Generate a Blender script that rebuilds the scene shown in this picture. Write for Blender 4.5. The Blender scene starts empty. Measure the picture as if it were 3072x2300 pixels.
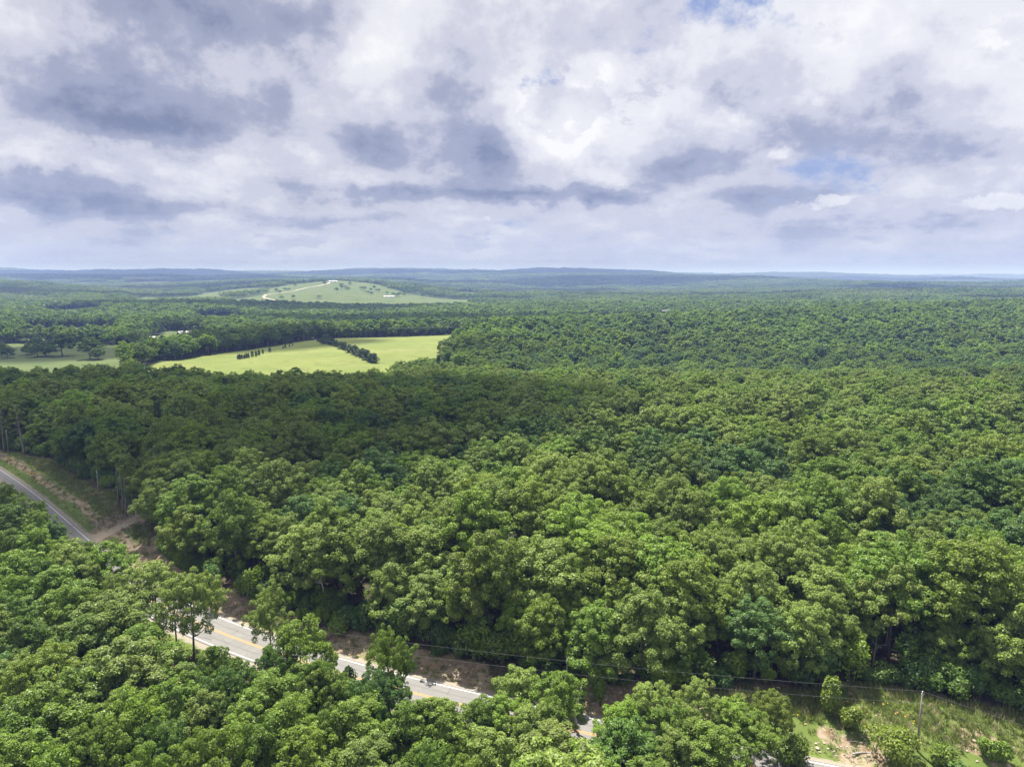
import bpy, math, random
import numpy as np
from mathutils import Vector, Matrix

random.seed(11)
RNG = np.random.default_rng(11)
scene = bpy.context.scene
C = scene.collection
R = math.radians

# ------------------------------------------------------------------ camera
CAM_Z, PITCH, FPX = 60.0, R(8.56), 711.0
cam_data = bpy.data.cameras.new('camera')
cam_data.sensor_width = 36.0
cam_data.lens = FPX / 1024 * 36.0
cam_data.clip_start = 1.0
cam_data.clip_end = 60000.0
cam = bpy.data.objects.new('camera', cam_data)
cam.location = (0, 0, CAM_Z)
cam.rotation_euler = (R(90) - PITCH, 0, 0)
C.objects.link(cam)
scene.camera = cam

# ------------------------------------------------------------------ sun
SUN_EL, SUN_AZ = R(65), R(-24)          # azimuth from +Y towards +X
SUN_DIR = Vector((math.sin(SUN_AZ) * math.cos(SUN_EL), math.cos(SUN_AZ) * math.cos(SUN_EL), math.sin(SUN_EL)))
sun_data = bpy.data.lights.new('sun', 'SUN')
sun_data.energy = 5.0
sun_data.angle = R(0.6)
sun_data.color = (1.0, 0.95, 0.86)
sun = bpy.data.objects.new('sun', sun_data)
sun.rotation_euler = (-SUN_DIR).to_track_quat('-Z', 'Y').to_euler()
sun.location = (0, 0, 300)
C.objects.link(sun)

# ------------------------------------------------------------------ node helpers
class NT:
    def __init__(self, tree):
        self.t = tree
        tree.nodes.clear()
    def n(self, kind, **kw):
        nd = self.t.nodes.new(kind)
        for k, v in kw.items():
            setattr(nd, k, v)
        return nd
    def link(self, a, b):
        self.t.links.new(a, b)
    def put(self, sock, v):
        if isinstance(v, bpy.types.NodeSocket):
            self.t.links.new(v, sock)
        else:
            sock.default_value = v
    def m(self, op, a, b=0.0, c=0.0, clamp=False):
        nd = self.n('ShaderNodeMath', operation=op, use_clamp=clamp)
        self.put(nd.inputs[0], a); self.put(nd.inputs[1], b)
        if op in ('MULTIPLY_ADD', 'COMPARE', 'SMOOTH_MIN', 'SMOOTH_MAX'):
            self.put(nd.inputs[2], c)
        return nd.outputs[0]
    def v(self, op, a, b=None, scale=None):
        nd = self.n('ShaderNodeVectorMath', operation=op)
        self.put(nd.inputs[0], a)
        if b is not None:
            self.put(nd.inputs[1], b)
        if scale is not None:
            self.put(nd.inputs['Scale'], scale)
        return nd.outputs['Value'] if op in ('LENGTH', 'DOT_PRODUCT', 'DISTANCE') else nd.outputs[0]
    def noise(self, vec, scale, detail=4.0, rough=0.5, lac=2.0, dim='3D', dist=0.0, color=False):
        nd = self.n('ShaderNodeTexNoise', noise_dimensions=dim)
        self.put(nd.inputs['Vector'], vec)
        nd.inputs['Scale'].default_value = scale
        nd.inputs['Detail'].default_value = detail
        nd.inputs['Roughness'].default_value = rough
        nd.inputs['Lacunarity'].default_value = lac
        nd.inputs['Distortion'].default_value = dist
        return nd.outputs['Color'] if color else nd.outputs[0]
    def mapr(self, v, a, b, c=0.0, d=1.0, smooth=False):
        nd = self.n('ShaderNodeMapRange')
        nd.interpolation_type = 'SMOOTHSTEP' if smooth else 'LINEAR'
        self.put(nd.inputs[0], v)
        for i, x in enumerate((a, b, c, d)):
            self.put(nd.inputs[1 + i], x)
        return nd.outputs[0]
    def mix(self, f, a, b, mode='MIX'):
        nd = self.n('ShaderNodeMix', data_type='RGBA', blend_type=mode)
        self.put(nd.inputs[0], f)
        for i, x in ((6, a), (7, b)):
            if isinstance(x, bpy.types.NodeSocket):
                self.t.links.new(x, nd.inputs[i])
            else:
                nd.inputs[i].default_value = (*x, 1.0)
        return nd.outputs[2]
    def ramp(self, f, stops):
        nd = self.n('ShaderNodeValToRGB')
        cr = nd.color_ramp
        cr.interpolation = 'EASE'
        while len(cr.elements) < len(stops):
            cr.elements.new(0.5)
        for e, (p, col) in zip(cr.elements, stops):
            e.position = p; e.color = (*col, 1.0)
        self.put(nd.inputs[0], f)
        return nd.outputs[0]

# ------------------------------------------------------------------ world: Nishita sky behind a broken cloud deck
world = bpy.data.worlds.new('World')
scene.world = world
world.use_nodes = True
world.cycles.sampling_method = 'NONE'
W = NT(world.node_tree)
WS = 0.1
EXPO = 1.0
geo = W.n('ShaderNodeTexCoord')
D0 = geo.outputs['Generated']
sep = W.n('ShaderNodeSeparateXYZ'); W.link(D0, sep.inputs[0])
dx, dy, dz = sep.outputs
az = W.m('ARCTAN2', dx, dy)
el = W.m('ARCSINE', dz)
hor = W.m('SQRT', W.m('MULTIPLY_ADD', dx, dx, W.m('MULTIPLY_ADD', dy, dy, 1e-4)))
q = W.n('ShaderNodeCombineXYZ')           # round the horizon and up, flatter towards the horizon
W.link(W.m('DIVIDE', dx, hor), q.inputs[0]); W.link(W.m('DIVIDE', dy, hor), q.inputs[1])
W.link(W.m('MULTIPLY', W.m('LOGARITHM', W.m('ADD', W.m('MAXIMUM', dz, 0.0), 0.15), 2.718), 0.62), q.inputs[2])
Q = q.outputs[0]
sky = W.n('ShaderNodeTexSky', sky_type='NISHITA')
sky.sun_disc = False
sky.sun_elevation = SUN_EL
sky.sun_rotation = SUN_AZ
sky.altitude = 300
ae = W.n('ShaderNodeCombineXYZ')
W.link(az, ae.inputs[0]); W.link(el, ae.inputs[1])
# cloud masses keep ragged edges: their angular position is bent by noise
w1 = W.v('SUBTRACT', W.noise(Q, 5.0, 4.0, 0.55, color=True), (0.5, 0.5, 0.5))
w2 = W.v('SUBTRACT', W.noise(D0, 16.0, 5.0, 0.6, color=True), (0.5, 0.5, 0.5))
AE = W.v('ADD', ae.outputs[0], W.v('ADD', W.v('MULTIPLY', w1, (0.12, 0.075, 0)), W.v('MULTIPLY', w2, (0.07, 0.05, 0))))

def sky_angle(x, y):
    """azimuth and elevation of a spot of the photograph's sky (x, y in 2212-wide units)"""
    u, v = (x * 1024 / 2212 - 512) / FPX, (y * 1024 / 2212 - 383) / FPX
    f, d = math.cos(PITCH) - v * math.sin(PITCH), v * math.cos(PITCH) + math.sin(PITCH)
    l = math.sqrt(u * u + f * f + d * d)
    return math.atan2(u, f), math.asin(-d / l)

def mass(lst):
    tot = None
    for (x, y, rx, ry, amp) in lst:
        a, e = sky_angle(x, y)
        k = 1024 / 2212 / FPX
        t = W.v('MULTIPLY', W.v('SUBTRACT', AE, (a, e, 0)), (1 / (rx * k), 1 / (ry * k), 0))
        g = W.m('POWER', 2.718, W.m('MULTIPLY', W.v('DOT_PRODUCT', t, t), -1.0))
        g = W.m('MULTIPLY', g, amp) if tot is None else W.m('MULTIPLY_ADD', g, amp, tot)
        tot = g
    return tot

dark = mass([(280, 165, 350, 105, .80), (340, 275, 260, 55, .80), (560, 20, 300, 62, 1.0), (975, 185, 85, 60, .65), (1060, 335, 115, 70, .72), (1490, 355, 180, 40, .75), (1470, 280, 70, 50, .5),
             (1150, 425, 170, 24, .8), (1850, 240, 250, 62, .7), (70, 390, 150, 26, .8), (330, 440, 260, 22, .6), (850, 415, 170, 22, .75), (640, 385, 90, 20, .4), (1900, 470, 200, 18, .35), (700, 470, 260, 18, .4),
             (1640, 430, 160, 24, .6), (2130, 330, 150, 40, .5), (800, 300, 120, 40, .55), (1560, 205, 50, 30, .5), (1330, 420, 90, 25, .6), (1290, 40, 120, 60, .4), (2050, 30, 120, 40, .3)])
bright = mass([(820, 70, 95, 90, .75), (40, 70, 150, 90, .65), (1225, 285, 50, 60, .9), (1125, 225, 35, 65, .6), (2140, 140, 140, 80, .5),
               (1560, 270, 70, 50, .45), (620, 300, 170, 55, .40), (1290, 178, 34, 28, .5), (1890, 90, 170, 80, .55), (1510, 130, 45, 70, .5), (20, 285, 70, 60, .45), (1720, 315, 30, 30, .5), (200, 350, 200, 25, .3), (470, 130, 60, 40, .3), (1150, 330, 30, 50, .3), (1300, 370, 60, 30, .35)])
gap = mass([(1665, 70, 95, 45, .95), (1560, 12, 120, 30, .75), (1150, 172, 70, 22, .6), (1820, 310, 90, 65, .7), (1830, 385, 130, 42, .7), (1110, 495, 170, 30, .5), (1390, 100, 35, 45, .6), (1480, 70, 60, 30, .5)])
crisp = mass([(1805, 438, 60, 13, 1.0), (2165, 432, 65, 15, .9), (1240, 300, 45, 50, .7), (1040, 490, 16, 12, .6), (1560, 235, 50, 40, .5), (1715, 320, 22, 24, .6), (1120, 240, 22, 40, .5)])
def density(V):
    a_ = W.noise(V, 4.6, 3.0, 0.5)
    b_ = W.noise(V, 12.0, 9.0, 0.62)
    return a_, b_, W.m('ADD', W.m('MULTIPLY', W.m('SUBTRACT', a_, 0.5), 0.62), W.m('MULTIPLY', W.m('SUBTRACT', b_, 0.5), 0.72))
n1, n2, d_here = density(Q)
_, _, d_up = density(W.v('ADD', Q, (-0.012, 0.0, 0.032)))
puff = W.noise(D0, 34.0, 7.0, 0.62)
top = W.m('SUBTRACT', d_here, d_up)                       # thinner cloud above: a sunlit upper edge
dens = W.m('ADD', d_here, W.m('MULTIPLY', W.m('SUBTRACT', puff, 0.5), 0.26))
dens = W.m('ADD', dens, 0.60)
dens = W.m('MULTIPLY_ADD', dark, 0.46, dens)
dens = W.m('MULTIPLY_ADD', bright, -0.20, dens)
in_cloud = W.mapr(dens, 0.44, 0.51, 0.0, 1.0, True)
sh_a = W.m('MULTIPLY_ADD', W.m('SUBTRACT', dens, 0.45), -1.0, 0.83)
sh_a = W.m('MULTIPLY_ADD', top, 1.0, sh_a)
sh_b = W.m('MULTIPLY_ADD', top, 0.5, 0.62)
shn = W.n('ShaderNodeMix', data_type='FLOAT')
W.link(in_cloud, shn.inputs[0]); W.link(sh_b, shn.inputs[2]); W.link(sh_a, shn.inputs[3])
sh = W.m('MULTIPLY_ADD', bright, 0.16, shn.outputs[0])
cr_edge = W.mapr(W.m('MULTIPLY_ADD', W.m('SUBTRACT', puff, 0.5), 1.6, crisp), 0.38, 0.85, 0.0, 1.0, True)
sh = W.m('SUBTRACT', sh, W.mapr(el, 0.02, 0.17, 0.12, 0.0))
sh = W.m('MULTIPLY_ADD', cr_edge, 0.28, sh)
cloud = W.ramp(sh, [(0.10, (.21, .25, .385)), (0.34, (.365, .40, .54)), (0.54, (.63, .64, .75)), (0.74, (.83, .84, .90)), (0.95, (.98, .98, 1.0))])
cloud = W.v('SCALE', cloud, scale=1 / WS)
cover = W.mapr(W.m('MULTIPLY_ADD', W.m('SUBTRACT', n2, 0.5), -2.2, W.m('MULTIPLY_ADD', W.m('SUBTRACT', puff, 0.5), -1.2, gap)), 0.45, 1.15, 1.0, 0.0, True)
cover = W.m('MAXIMUM', cover, cr_edge)
blue = W.mix(0.72, sky.outputs[0], tuple(c / WS for c in (.27, .36, .70)))
col = W.mix(cover, blue, cloud)
hz = W.m('POWER', 2.718, W.m('MULTIPLY', W.m('MAXIMUM', el, 0.0), -1 / 0.050))
col = W.mix(W.m('MULTIPLY', hz, 0.93), col, tuple(c / WS for c in (.47, .515, .655)))
bg = W.n('ShaderNodeBackground')
bg.inputs[1].default_value = WS / 2 ** EXPO
W.link(col, bg.inputs[0])
wo = W.n('ShaderNodeOutputWorld')
W.link(bg.outputs[0], wo.inputs[0])

# ------------------------------------------------------------------ exposure and render settings
vs = scene.view_settings
vs.view_transform = 'Standard'
vs.look = 'None'
vs.exposure = EXPO
vs.gamma = 1.0
vs.use_curve_mapping = False
cy = scene.cycles
cy.use_denoising = True
cy.denoiser = 'OPENIMAGEDENOISE'
cy.denoising_input_passes = 'RGB_ALBEDO_NORMAL'
cy.denoising_prefilter = 'NONE'
cy.denoising_quality = 'HIGH'
cy.max_bounces = 6
cy.diffuse_bounces = 2
cy.glossy_bounces = 1
cy.transmission_bounces = 3
cy.transparent_max_bounces = 4
cy.volume_bounces = 1
cy.caustics_reflective = False
cy.caustics_refractive = False
cy.sample_clamp_indirect = 4.0
cy.use_adaptive_sampling = False
cy.adaptive_threshold = 0.02

# ------------------------------------------------------------------ general helpers
def tag(o, label=None, cat=None, group=None, kind=None):
    if label: o['label'] = label
    if cat: o['category'] = cat
    if group: o['group'] = group
    if kind: o['kind'] = kind
    return o

def mesh_np(name, verts, faces, mats=(), fmat=None, smooth=False):
    """verts (N,3), faces: list of arrays each (M,k)"""
    me = bpy.data.meshes.new(name)
    verts = np.ascontiguousarray(verts, np.float32)
    if isinstance(faces, np.ndarray):
        faces = [faces]
    loops = np.concatenate([f.reshape(-1) for f in faces]).astype(np.int32)
    tot = np.concatenate([np.full(len(f), f.shape[1], np.int32) for f in faces])
    start = np.concatenate([[0], np.cumsum(tot)[:-1]]).astype(np.int32)
    me.vertices.add(len(verts)); me.vertices.foreach_set('co', verts.reshape(-1))
    me.loops.add(len(loops)); me.loops.foreach_set('vertex_index', loops)
    me.polygons.add(len(tot)); me.polygons.foreach_set('loop_start', start)
    me.polygons.foreach_set('loop_total', tot)
    if fmat is not None:
        me.polygons.foreach_set('material_index', np.asarray(fmat, np.int32))
    me.polygons.foreach_set('use_smooth', np.full(len(tot), smooth))
    me.update(calc_edges=True)
    for m in mats:
        me.materials.append(m)
    return me

def obj(name, me, parent=None, loc=None):
    o = bpy.data.objects.new(name, me)
    C.objects.link(o)
    if parent is not None: o.parent = parent
    if loc is not None: o.location = loc
    return o

def empty(name, loc, rz=0.0, sc=1.0):
    o = bpy.data.objects.new(name, None)
    o.empty_display_size = 0.5
    C.objects.link(o)
    o.location = loc; o.rotation_euler = (0, 0, rz); o.scale = (sc,) * 3
    return o

class MB:
    """collects boxes, tubes and sheets into one mesh"""
    def __init__(self): self.v, self.q, self.t, self.n = [], [], [], 0
    def add(self, verts, quads=(), tris=()):
        verts = np.asarray(verts, float)
        self.v.append(verts)
        if len(quads): self.q.append(np.asarray(quads, int) + self.n)
        if len(tris): self.t.append(np.asarray(tris, int) + self.n)
        self.n += len(verts)
    def box(self, c, s, rz=0.0, tilt=None):
        p = np.array([(x, y, z) for z in (-.5, .5) for y in (-.5, .5) for x in (-.5, .5)]) * np.array(s)
        if tilt is not None: p = p @ np.array(tilt.to_3x3()).T
        cs, sn = math.cos(rz), math.sin(rz)
        p = p @ np.array([[cs, sn, 0], [-sn, cs, 0], [0, 0, 1]])
        self.add(p + np.array(c), [(0, 2, 3, 1), (4, 5, 7, 6), (0, 1, 5, 4), (2, 6, 7, 3), (0, 4, 6, 2), (1, 3, 7, 5)])
    def tube(self, pts, rad, k=6, caps=True):
        pts = np.asarray(pts, float)
        rad = np.broadcast_to(np.asarray(rad, float), (len(pts),))
        d = np.gradient(pts, axis=0); d /= np.linalg.norm(d, axis=1)[:, None] + 1e-9
        ref = np.where(np.abs(d[:, 2:3]) > .9, np.array([[1., 0, 0]]), np.array([[0, 0, 1.]]))
        a = np.cross(d, ref); a /= np.linalg.norm(a, axis=1)[:, None] + 1e-9
        b = np.cross(d, a)
        th = np.linspace(0, 2 * np.pi, k, endpoint=False)
        ring = pts[:, None] + rad[:, None, None] * (a[:, None] * np.cos(th)[None, :, None] + b[:, None] * np.sin(th)[None, :, None])
        n = len(pts)
        i, j = np.meshgrid(np.arange(n - 1), np.arange(k), indexing='ij')
        q_ = np.stack([i * k + j, i * k + (j + 1) % k, (i + 1) * k + (j + 1) % k, (i + 1) * k + j], -1).reshape(-1, 4)
        v = ring.reshape(-1, 3)
        tr = []
        if caps:
            v = np.vstack([v, pts[:1], pts[-1:]])
            for jj in range(k):
                tr += [(n * k, (jj + 1) % k, jj), (n * k + 1, (n - 1) * k + jj, (n - 1) * k + (jj + 1) % k)]
        self.add(v, q_, tr)
    def arrays(self):
        f = []
        if self.q: f.append(np.vstack(self.q))
        if self.t: f.append(np.vstack(self.t))
        return np.vstack(self.v), f
    def build(self, name, mat, parent=None, smooth=False):
        v, f = self.arrays()
        return obj(name, mesh_np(name, v, f, [mat], smooth=smooth), parent)

def smooth01(x): 
    x = np.clip(x, 0, 1); return x * x * (3 - 2 * x)

def vnoise(x, y, seed=0):
    xi, yi = np.floor(x), np.floor(y)
    fx, fy = x - xi, y - yi
    fx, fy = fx * fx * (3 - 2 * fx), fy * fy * (3 - 2 * fy)
    def h(a, b):
        s = np.sin(a * 127.1 + b * 311.7 + seed * 74.7) * 43758.5453
        return s - np.floor(s)
    a, b, c, d = h(xi, yi), h(xi + 1, yi), h(xi, yi + 1), h(xi + 1, yi + 1)
    return (a * (1 - fx) + b * fx) * (1 - fy) + (c * (1 - fx) + d * fx) * fy - 0.5

def fbm(x, y, seed=0, o=4):
    t, a = 0, 1.0
    for i in range(o):
        t = t + a * vnoise(x * 2 ** i, y * 2 ** i, seed + i); a *= .5
    return t

# ------------------------------------------------------------------ the lie of the land
def ray(x, y):
    u, v = (x - 512) / FPX, (y - 383) / FPX
    f, d = math.cos(PITCH) - v * math.sin(PITCH), v * math.cos(PITCH) + math.sin(PITCH)
    return u / f, d / f                    # X/Y and drop/Y

def at(x, y, z=0.0):
    """the point of height z seen at photo position (x, y) (1024 wide)"""
    tx, s = ray(x, y)
    Y = (CAM_Z - z) / s
    return np.array([tx * Y, Y, z])

ROAD_EDGE_PX = [(-75, 430), (-40, 446), (5, 472), (29, 489), (54, 508), (81, 534), (108, 557), (136, 579), (177, 602), (216, 619.5), (242, 630), (336, 659.5), (375, 671), (419, 681.5), (473, 694.5), (585, 718), (601, 721.5), (700, 741), (800, 760), (960, 790), (1150, 824)]
edge = np.array([at(x, y)[:2] for x, y in ROAD_EDGE_PX])
def catmull(p, n=10):
    p = np.vstack([2 * p[0] - p[1], p, 2 * p[-1] - p[-2]])
    out = []
    for i in range(1, len(p) - 2):
        for t in np.linspace(0, 1, n, endpoint=False):
            a, b, c, d = p[i - 1], p[i], p[i + 1], p[i + 2]
            out.append(.5 * (2 * b + (c - a) * t + (2 * a - 5 * b + 4 * c - d) * t * t + (3 * b - a - 3 * c + d) * t ** 3))
    out.append(p[-2])
    return np.array(out)
def resample(p, step):
    L = np.concatenate([[0], np.cumsum(np.linalg.norm(np.diff(p, axis=0), axis=1))])
    s = np.arange(0, L[-1], step)
    return np.stack([np.interp(s, L, p[:, k]) for k in range(2)], -1)
def soften(p, k=9, times=3):
    for _ in range(times):
        pad = np.vstack([np.repeat(p[:1], k, 0), p, np.repeat(p[-1:], k, 0)])
        ker = np.ones(2 * k + 1) / (2 * k + 1)
        p2 = np.stack([np.convolve(pad[:, i], ker, 'valid') for i in range(2)], -1)
        p2[:k] = p[:k]; p2[-k:] = p[-k:]
        p = p2
    return p
def normals(p):
    d = np.gradient(p, axis=0); d /= np.linalg.norm(d, axis=1)[:, None]
    return np.stack([-d[:, 1], d[:, 0]], -1)          # to the far side (road runs left to right)
edge = soften(resample(catmull(edge), 2.0))
ROAD = edge - normals(edge) * 3.35                    # centre line
ROAD = resample(ROAD, 2.5)
RN = normals(ROAD)

def road_dist(X, Y):
    """signed distance from the road's centre line, positive on the far side"""
    X, Y = np.asarray(X, float), np.asarray(Y, float)
    out = np.full(X.shape, 999.0)
    m = (Y < 420) & (Y > -50)
    if m.any():
        P = np.stack([X[m], Y[m]], -1)
        res = np.empty(len(P))
        for i in range(0, len(P), 20000):
            d = P[i:i + 20000, None] - ROAD[None]
            dd = (d ** 2).sum(-1)
            k = dd.argmin(1)
            sg = np.sign((d[np.arange(len(k)), k] * RN[k]).sum(-1))
            res[i:i + 20000] = np.sqrt(dd.min(1)) * np.where(sg == 0, 1, sg)
        out[m] = res
    return out

TX = (np.array([-400, 0, 170, 340, 455, 600, 760, 900, 1024, 1424]) - 512) / FPX
TY = np.array([30, 100, 200, 300, 350, 400, 450, 500, 560, 620, 680, 740, 800, 900, 1000, 1200, 1500, 1800, 2200, 2700, 3300, 4000, 5000, 6500, 8500, 11000, 15000, 24000.])
TH = np.array([
 [0,0,0,0,0,-3,-6,-7,-8,-8,-8,-8,-8,-6,-8,-10,-10,-12,4,34,2,8,44,70,120,95,85,60],
 [0,0,0,0,0,-3,-6,-7,-8,-8,-8,-8,-8,-6,-8,-10,-10,-12,4,34,2,8,44,70,120,95,85,60],
 [0,0,0,0,0,-1,0,-1,-3,-7,-9,-9,-9,-7,-9,-10,-10,-10,-8,-4,-4,12,45,72,110,95,85,60],
 [0,0,0,0,-2,-4,-3,-1,1,2,2,-3,-9,-12,-13,-13,-13,-10,10,46,12,8,40,65,96,88,75,60],
 [0,0,0,0,-2,-7,-7,-3,1,2,3,0,-5,-8,-10,-11,-11,-11,-8,2,-10,-4,30,52,78,92,78,60],
 [0,0,0,1,0,-11,-17,-16,-9,-2,2,3,0,-5,-9,-10,-10,-8,-6,-14,-18,-8,40,64,70,98,72,60],
 [0,0,0,1,0,-12,-18,-17,-10,-3,3,6,6,4,-4,-11,-9,-3,-2,-10,-14,-4,22,38,44,72,60,50],
 [0,0,0,1,0,-11,-17,-15,-9,-3,2,5,7,9,8,-6,-12,-4,6,-6,-8,10,8,14,26,38,45,40],
 [0,0,0,1,1,-9,-15,-14,-9,-4,1,4,6,9,10,-2,-12,-2,12,-4,-4,14,8,10,14,22,28,25],
 [0,0,0,1,1,-9,-15,-14,-9,-4,1,4,6,9,10,-2,-12,-2,12,-4,-4,14,8,10,14,22,28,25]], float)

def hermite(xs, x):
    i = np.clip(np.searchsorted(xs, x) - 1, 0, len(xs) - 2)
    t = np.clip((x - xs[i]) / (xs[i + 1] - xs[i]), 0, 1)
    return i, t * t * (3 - 2 * t) * .55 + t * .45

def height(X, Y):
    X, Y = np.asarray(X, float), np.asarray(Y, float)
    Yc = np.clip(Y, 30, 24000)
    i, tu = hermite(TX, np.clip(X / Yc, TX[0], TX[-1]))
    j, tv = hermite(np.log(TY), np.log(Yc))
    h = (TH[i, j] * (1 - tu) + TH[i + 1, j] * tu) * (1 - tv) + (TH[i, j + 1] * (1 - tu) + TH[i + 1, j + 1] * tu) * tv
    far = smooth01((Yc - 250) / 600)
    h = h + far * 2.2 * fbm(X / 140, Y / 140, 3)
    h = h + smooth01((Yc - 850) / 500) * 11 * fbm(X / 430 + 1.7, Y / 430, 15)
    vf = smooth01((Yc - 1900) / 2400)
    h = h + vf * 44 * fbm(X / 900 + 3.3, Y / 900, 9)
    vvf = smooth01((Yc - 4500) / 4000)
    h = h + vvf * 105 * fbm(X / 2600 + 7.1, Y / 1700, 21)
    rd = road_dist(X, Y)
    near = smooth01((300 - Yc) / 80)
    a = np.abs(rd)
    n_ = fbm(X / 6.0, Y / 6.0, 5)
    bank = np.where(rd > 0, smooth01((rd - 6.2) / 6.0) * (1.5 + 1.0 * n_), -smooth01((a - 7) / 20) * 1.5)
    bank = np.where(rd > 0, bank - .35 * np.exp(-((rd - 5.6) / .9) ** 2), bank)
    bank = bank + smooth01((a - 9) / 10) * (1.4 * fbm(X / 22.0, Y / 22.0, 6) + .25 * n_)
    return h + near * bank

def ground(x, y):
    """where the ray through photo position (x, y) meets the ground"""
    tx, s = ray(x, y)
    Ys = np.exp(np.linspace(math.log(60), math.log(23000), 3500))
    z = height(tx * Ys, Ys)
    k = np.argmax(CAM_Z - s * Ys < z)
    if k == 0: k = len(Ys) - 1
    Y = Ys[k]
    return np.array([tx * Y, Y, float(z[k])])

def gz(X, Y):
    return float(height(np.array([X]), np.array([Y]))[0])

def col(x, Y):
    """a point Y metres out in photo column x"""
    return ((x - 512) / FPX / 1.005 * Y, Y)

def inside(poly, X, Y):
    poly = np.asarray(poly, float)
    r = np.zeros(np.shape(X), bool)
    j = len(poly) - 1
    for i in range(len(poly)):
        xi, yi = poly[i]; xj, yj = poly[j]
        with np.errstate(divide='ignore', invalid='ignore'):
            c = ((yi > Y) != (yj > Y)) & (X < (xj - xi) * (Y - yi) / (yj - yi) + xi)
        r ^= c
        j = i
    return r

def poly_d(poly, X, Y):
    """signed distance to a polygon (positive inside)"""
    poly = np.asarray(poly, float)
    best = np.full(np.shape(X), 1e18)
    for i in range(len(poly)):
        a, b = poly[i - 1], poly[i]
        ab = b - a
        t = np.clip(((X - a[0]) * ab[0] + (Y - a[1]) * ab[1]) / (ab @ ab + 1e-9), 0, 1)
        best = np.minimum(best, (X - a[0] - t * ab[0]) ** 2 + (Y - a[1] - t * ab[1]) ** 2)
    return np.sqrt(best) * np.where(inside(poly, X, Y), 1, -1)

FIELD = [col(x, Y) for x, Y in [(120, 462), (165, 520), (231, 592), (305, 672), (345, 702), (400, 722), (455, 738), (474, 715), (474, 640), (460, 570), (442, 520), (424, 482), (404, 440), (384, 400), (345, 366), (300, 360), (240, 360), (170, 372), (130, 390)]]
VALLEY = [col(x, Y) for x, Y in [(-300, 370), (-300, 735), (0, 730), (75, 728), (110, 722), (130, 745), (150, 815), (165, 880), (205, 880), (214, 760), (185, 640), (150, 575), (118, 480), (118, 384), (60, 372), (-300, 370)]]
GREENFIELD = [col(x, Y) for x, Y in [(25, 770), (20, 925), (60, 960), (115, 950), (120, 850), (100, 770)]]
CLEAR2 = [col(x, Y) for x, Y in [(190, 960), (192, 1240), (222, 1260), (262, 1180), (250, 1000)]]
HILL = [col(x, Y) for x, Y in [(240, 1650), (232, 1950), (262, 2150), (268, 2450), (292, 2640), (340, 2760), (372, 2720), (405, 2420), (440, 2250), (470, 2200), (472, 1850), (440, 1650), (340, 1620)]]
HILL2 = [col(x, Y) for x, Y in [(196, 2300), (205, 2650), (250, 2750), (262, 2500), (248, 2250)]]
HILL3 = [col(x, Y) for x, Y in [(455, 2450), (460, 2750), (520, 2800), (530, 2500)]]
CLEAR3 = [col(x, Y) for x, Y in [(140, 1880), (146, 2350), (214, 2450), (226, 1980)]]
CLEAR4 = [col(x, Y) for x, Y in [(40, 1180), (45, 1480), (100, 1520), (108, 1230)]]
PASTURES = [VALLEY, GREENFIELD, CLEAR2, CLEAR3, CLEAR4, HILL, HILL2, HILL3]
# the grassy clearing by the bend and the weedy verge at the far right
CLEARING = [at(x, y, 1.0)[:2] for x, y in [(-60, 430), (-30, 445), (0, 449.5), (24, 456), (50, 461), (74, 479), (92, 491), (116, 494), (120, 506), (133, 519), (146, 530), (150, 548), (160, 570), (172, 592)]] + [tuple(ROAD[k]) for k in range(10, 75, 4)][::-1]
_cl = at(172, 592, 0)[:2]
CLEARING = [at(x, y, 1.0)[:2] for x, y in [(-60, 428), (-30, 444), (0, 449.5), (24, 456), (50, 461), (74, 479), (92, 491), (116, 494), (121, 506), (135, 519), (150, 532), (152, 550), (160, 572), (174, 596)]]
CLEARING += [tuple(p) for p in ROAD[::-1] if at(-60, 440)[0] - 5 < p[0] < _cl[0] + 2]
VERGE = [at(x, y, 0.5)[:2] for x, y in [(690, 712), (735, 713), (790, 716), (850, 712), (905, 716), (960, 732), (1024, 742), (1150, 755), (1150, 830), (800, 770), (690, 745)]]
DRIVE = np.array([at(x, y, .5)[:2] for x, y in [(80, 545), (95, 534), (112, 530), (126, 526), (140, 520), (160, 512)]])

def line_d(P, X, Y):
    best = np.full(np.shape(X), 1e18)
    for a, b in zip(P[:-1], P[1:]):
        ab = np.asarray(b) - np.asarray(a)
        t = np.clip(((X - a[0]) * ab[0] + (Y - a[1]) * ab[1]) / (ab @ ab + 1e-9), 0, 1)
        best = np.minimum(best, (X - a[0] - t * ab[0]) ** 2 + (Y - a[1] - t * ab[1]) ** 2)
    return np.sqrt(best)

# ------------------------------------------------------------------ materials
def mat(name):
    m = bpy.data.materials.new(name)
    m.use_nodes = True
    return m, NT(m.node_tree)

def principled(N, color, rough=0.8, spec=0.3, bump=None, bs=0.3, metallic=0.0):
    p = N.n('ShaderNodeBsdfPrincipled')
    N.put(p.inputs['Base Color'], color if isinstance(color, bpy.types.NodeSocket) else (*color, 1.0))
    N.put(p.inputs['Roughness'], rough)
    p.inputs['Specular IOR Level'].default_value = spec
    p.inputs['Metallic'].default_value = metallic
    if bump is not None:
        b = N.n('ShaderNodeBump'); b.inputs['Strength'].default_value = bs
        N.link(bump, b.inputs['Height']); N.link(b.outputs[0], p.inputs['Normal'])
    o = N.n('ShaderNodeOutputMaterial')
    N.link(p.outputs[0], o.inputs[0])
    return p

def simple(name, c1, c2=None, scale=3.0, rough=0.8, spec=0.3, metallic=0.0, bs=0.2):
    m, N = mat(name)
    if c2 is None:
        principled(N, c1, rough, spec, metallic=metallic)
    else:
        tc = N.n('ShaderNodeTexCoord')
        f = N.noise(tc.outputs['Object'], scale, 5, .6)
        principled(N, N.mix(N.mapr(f, .3, .7), c1, c2), rough, spec, f, bs, metallic)
    return m

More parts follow.
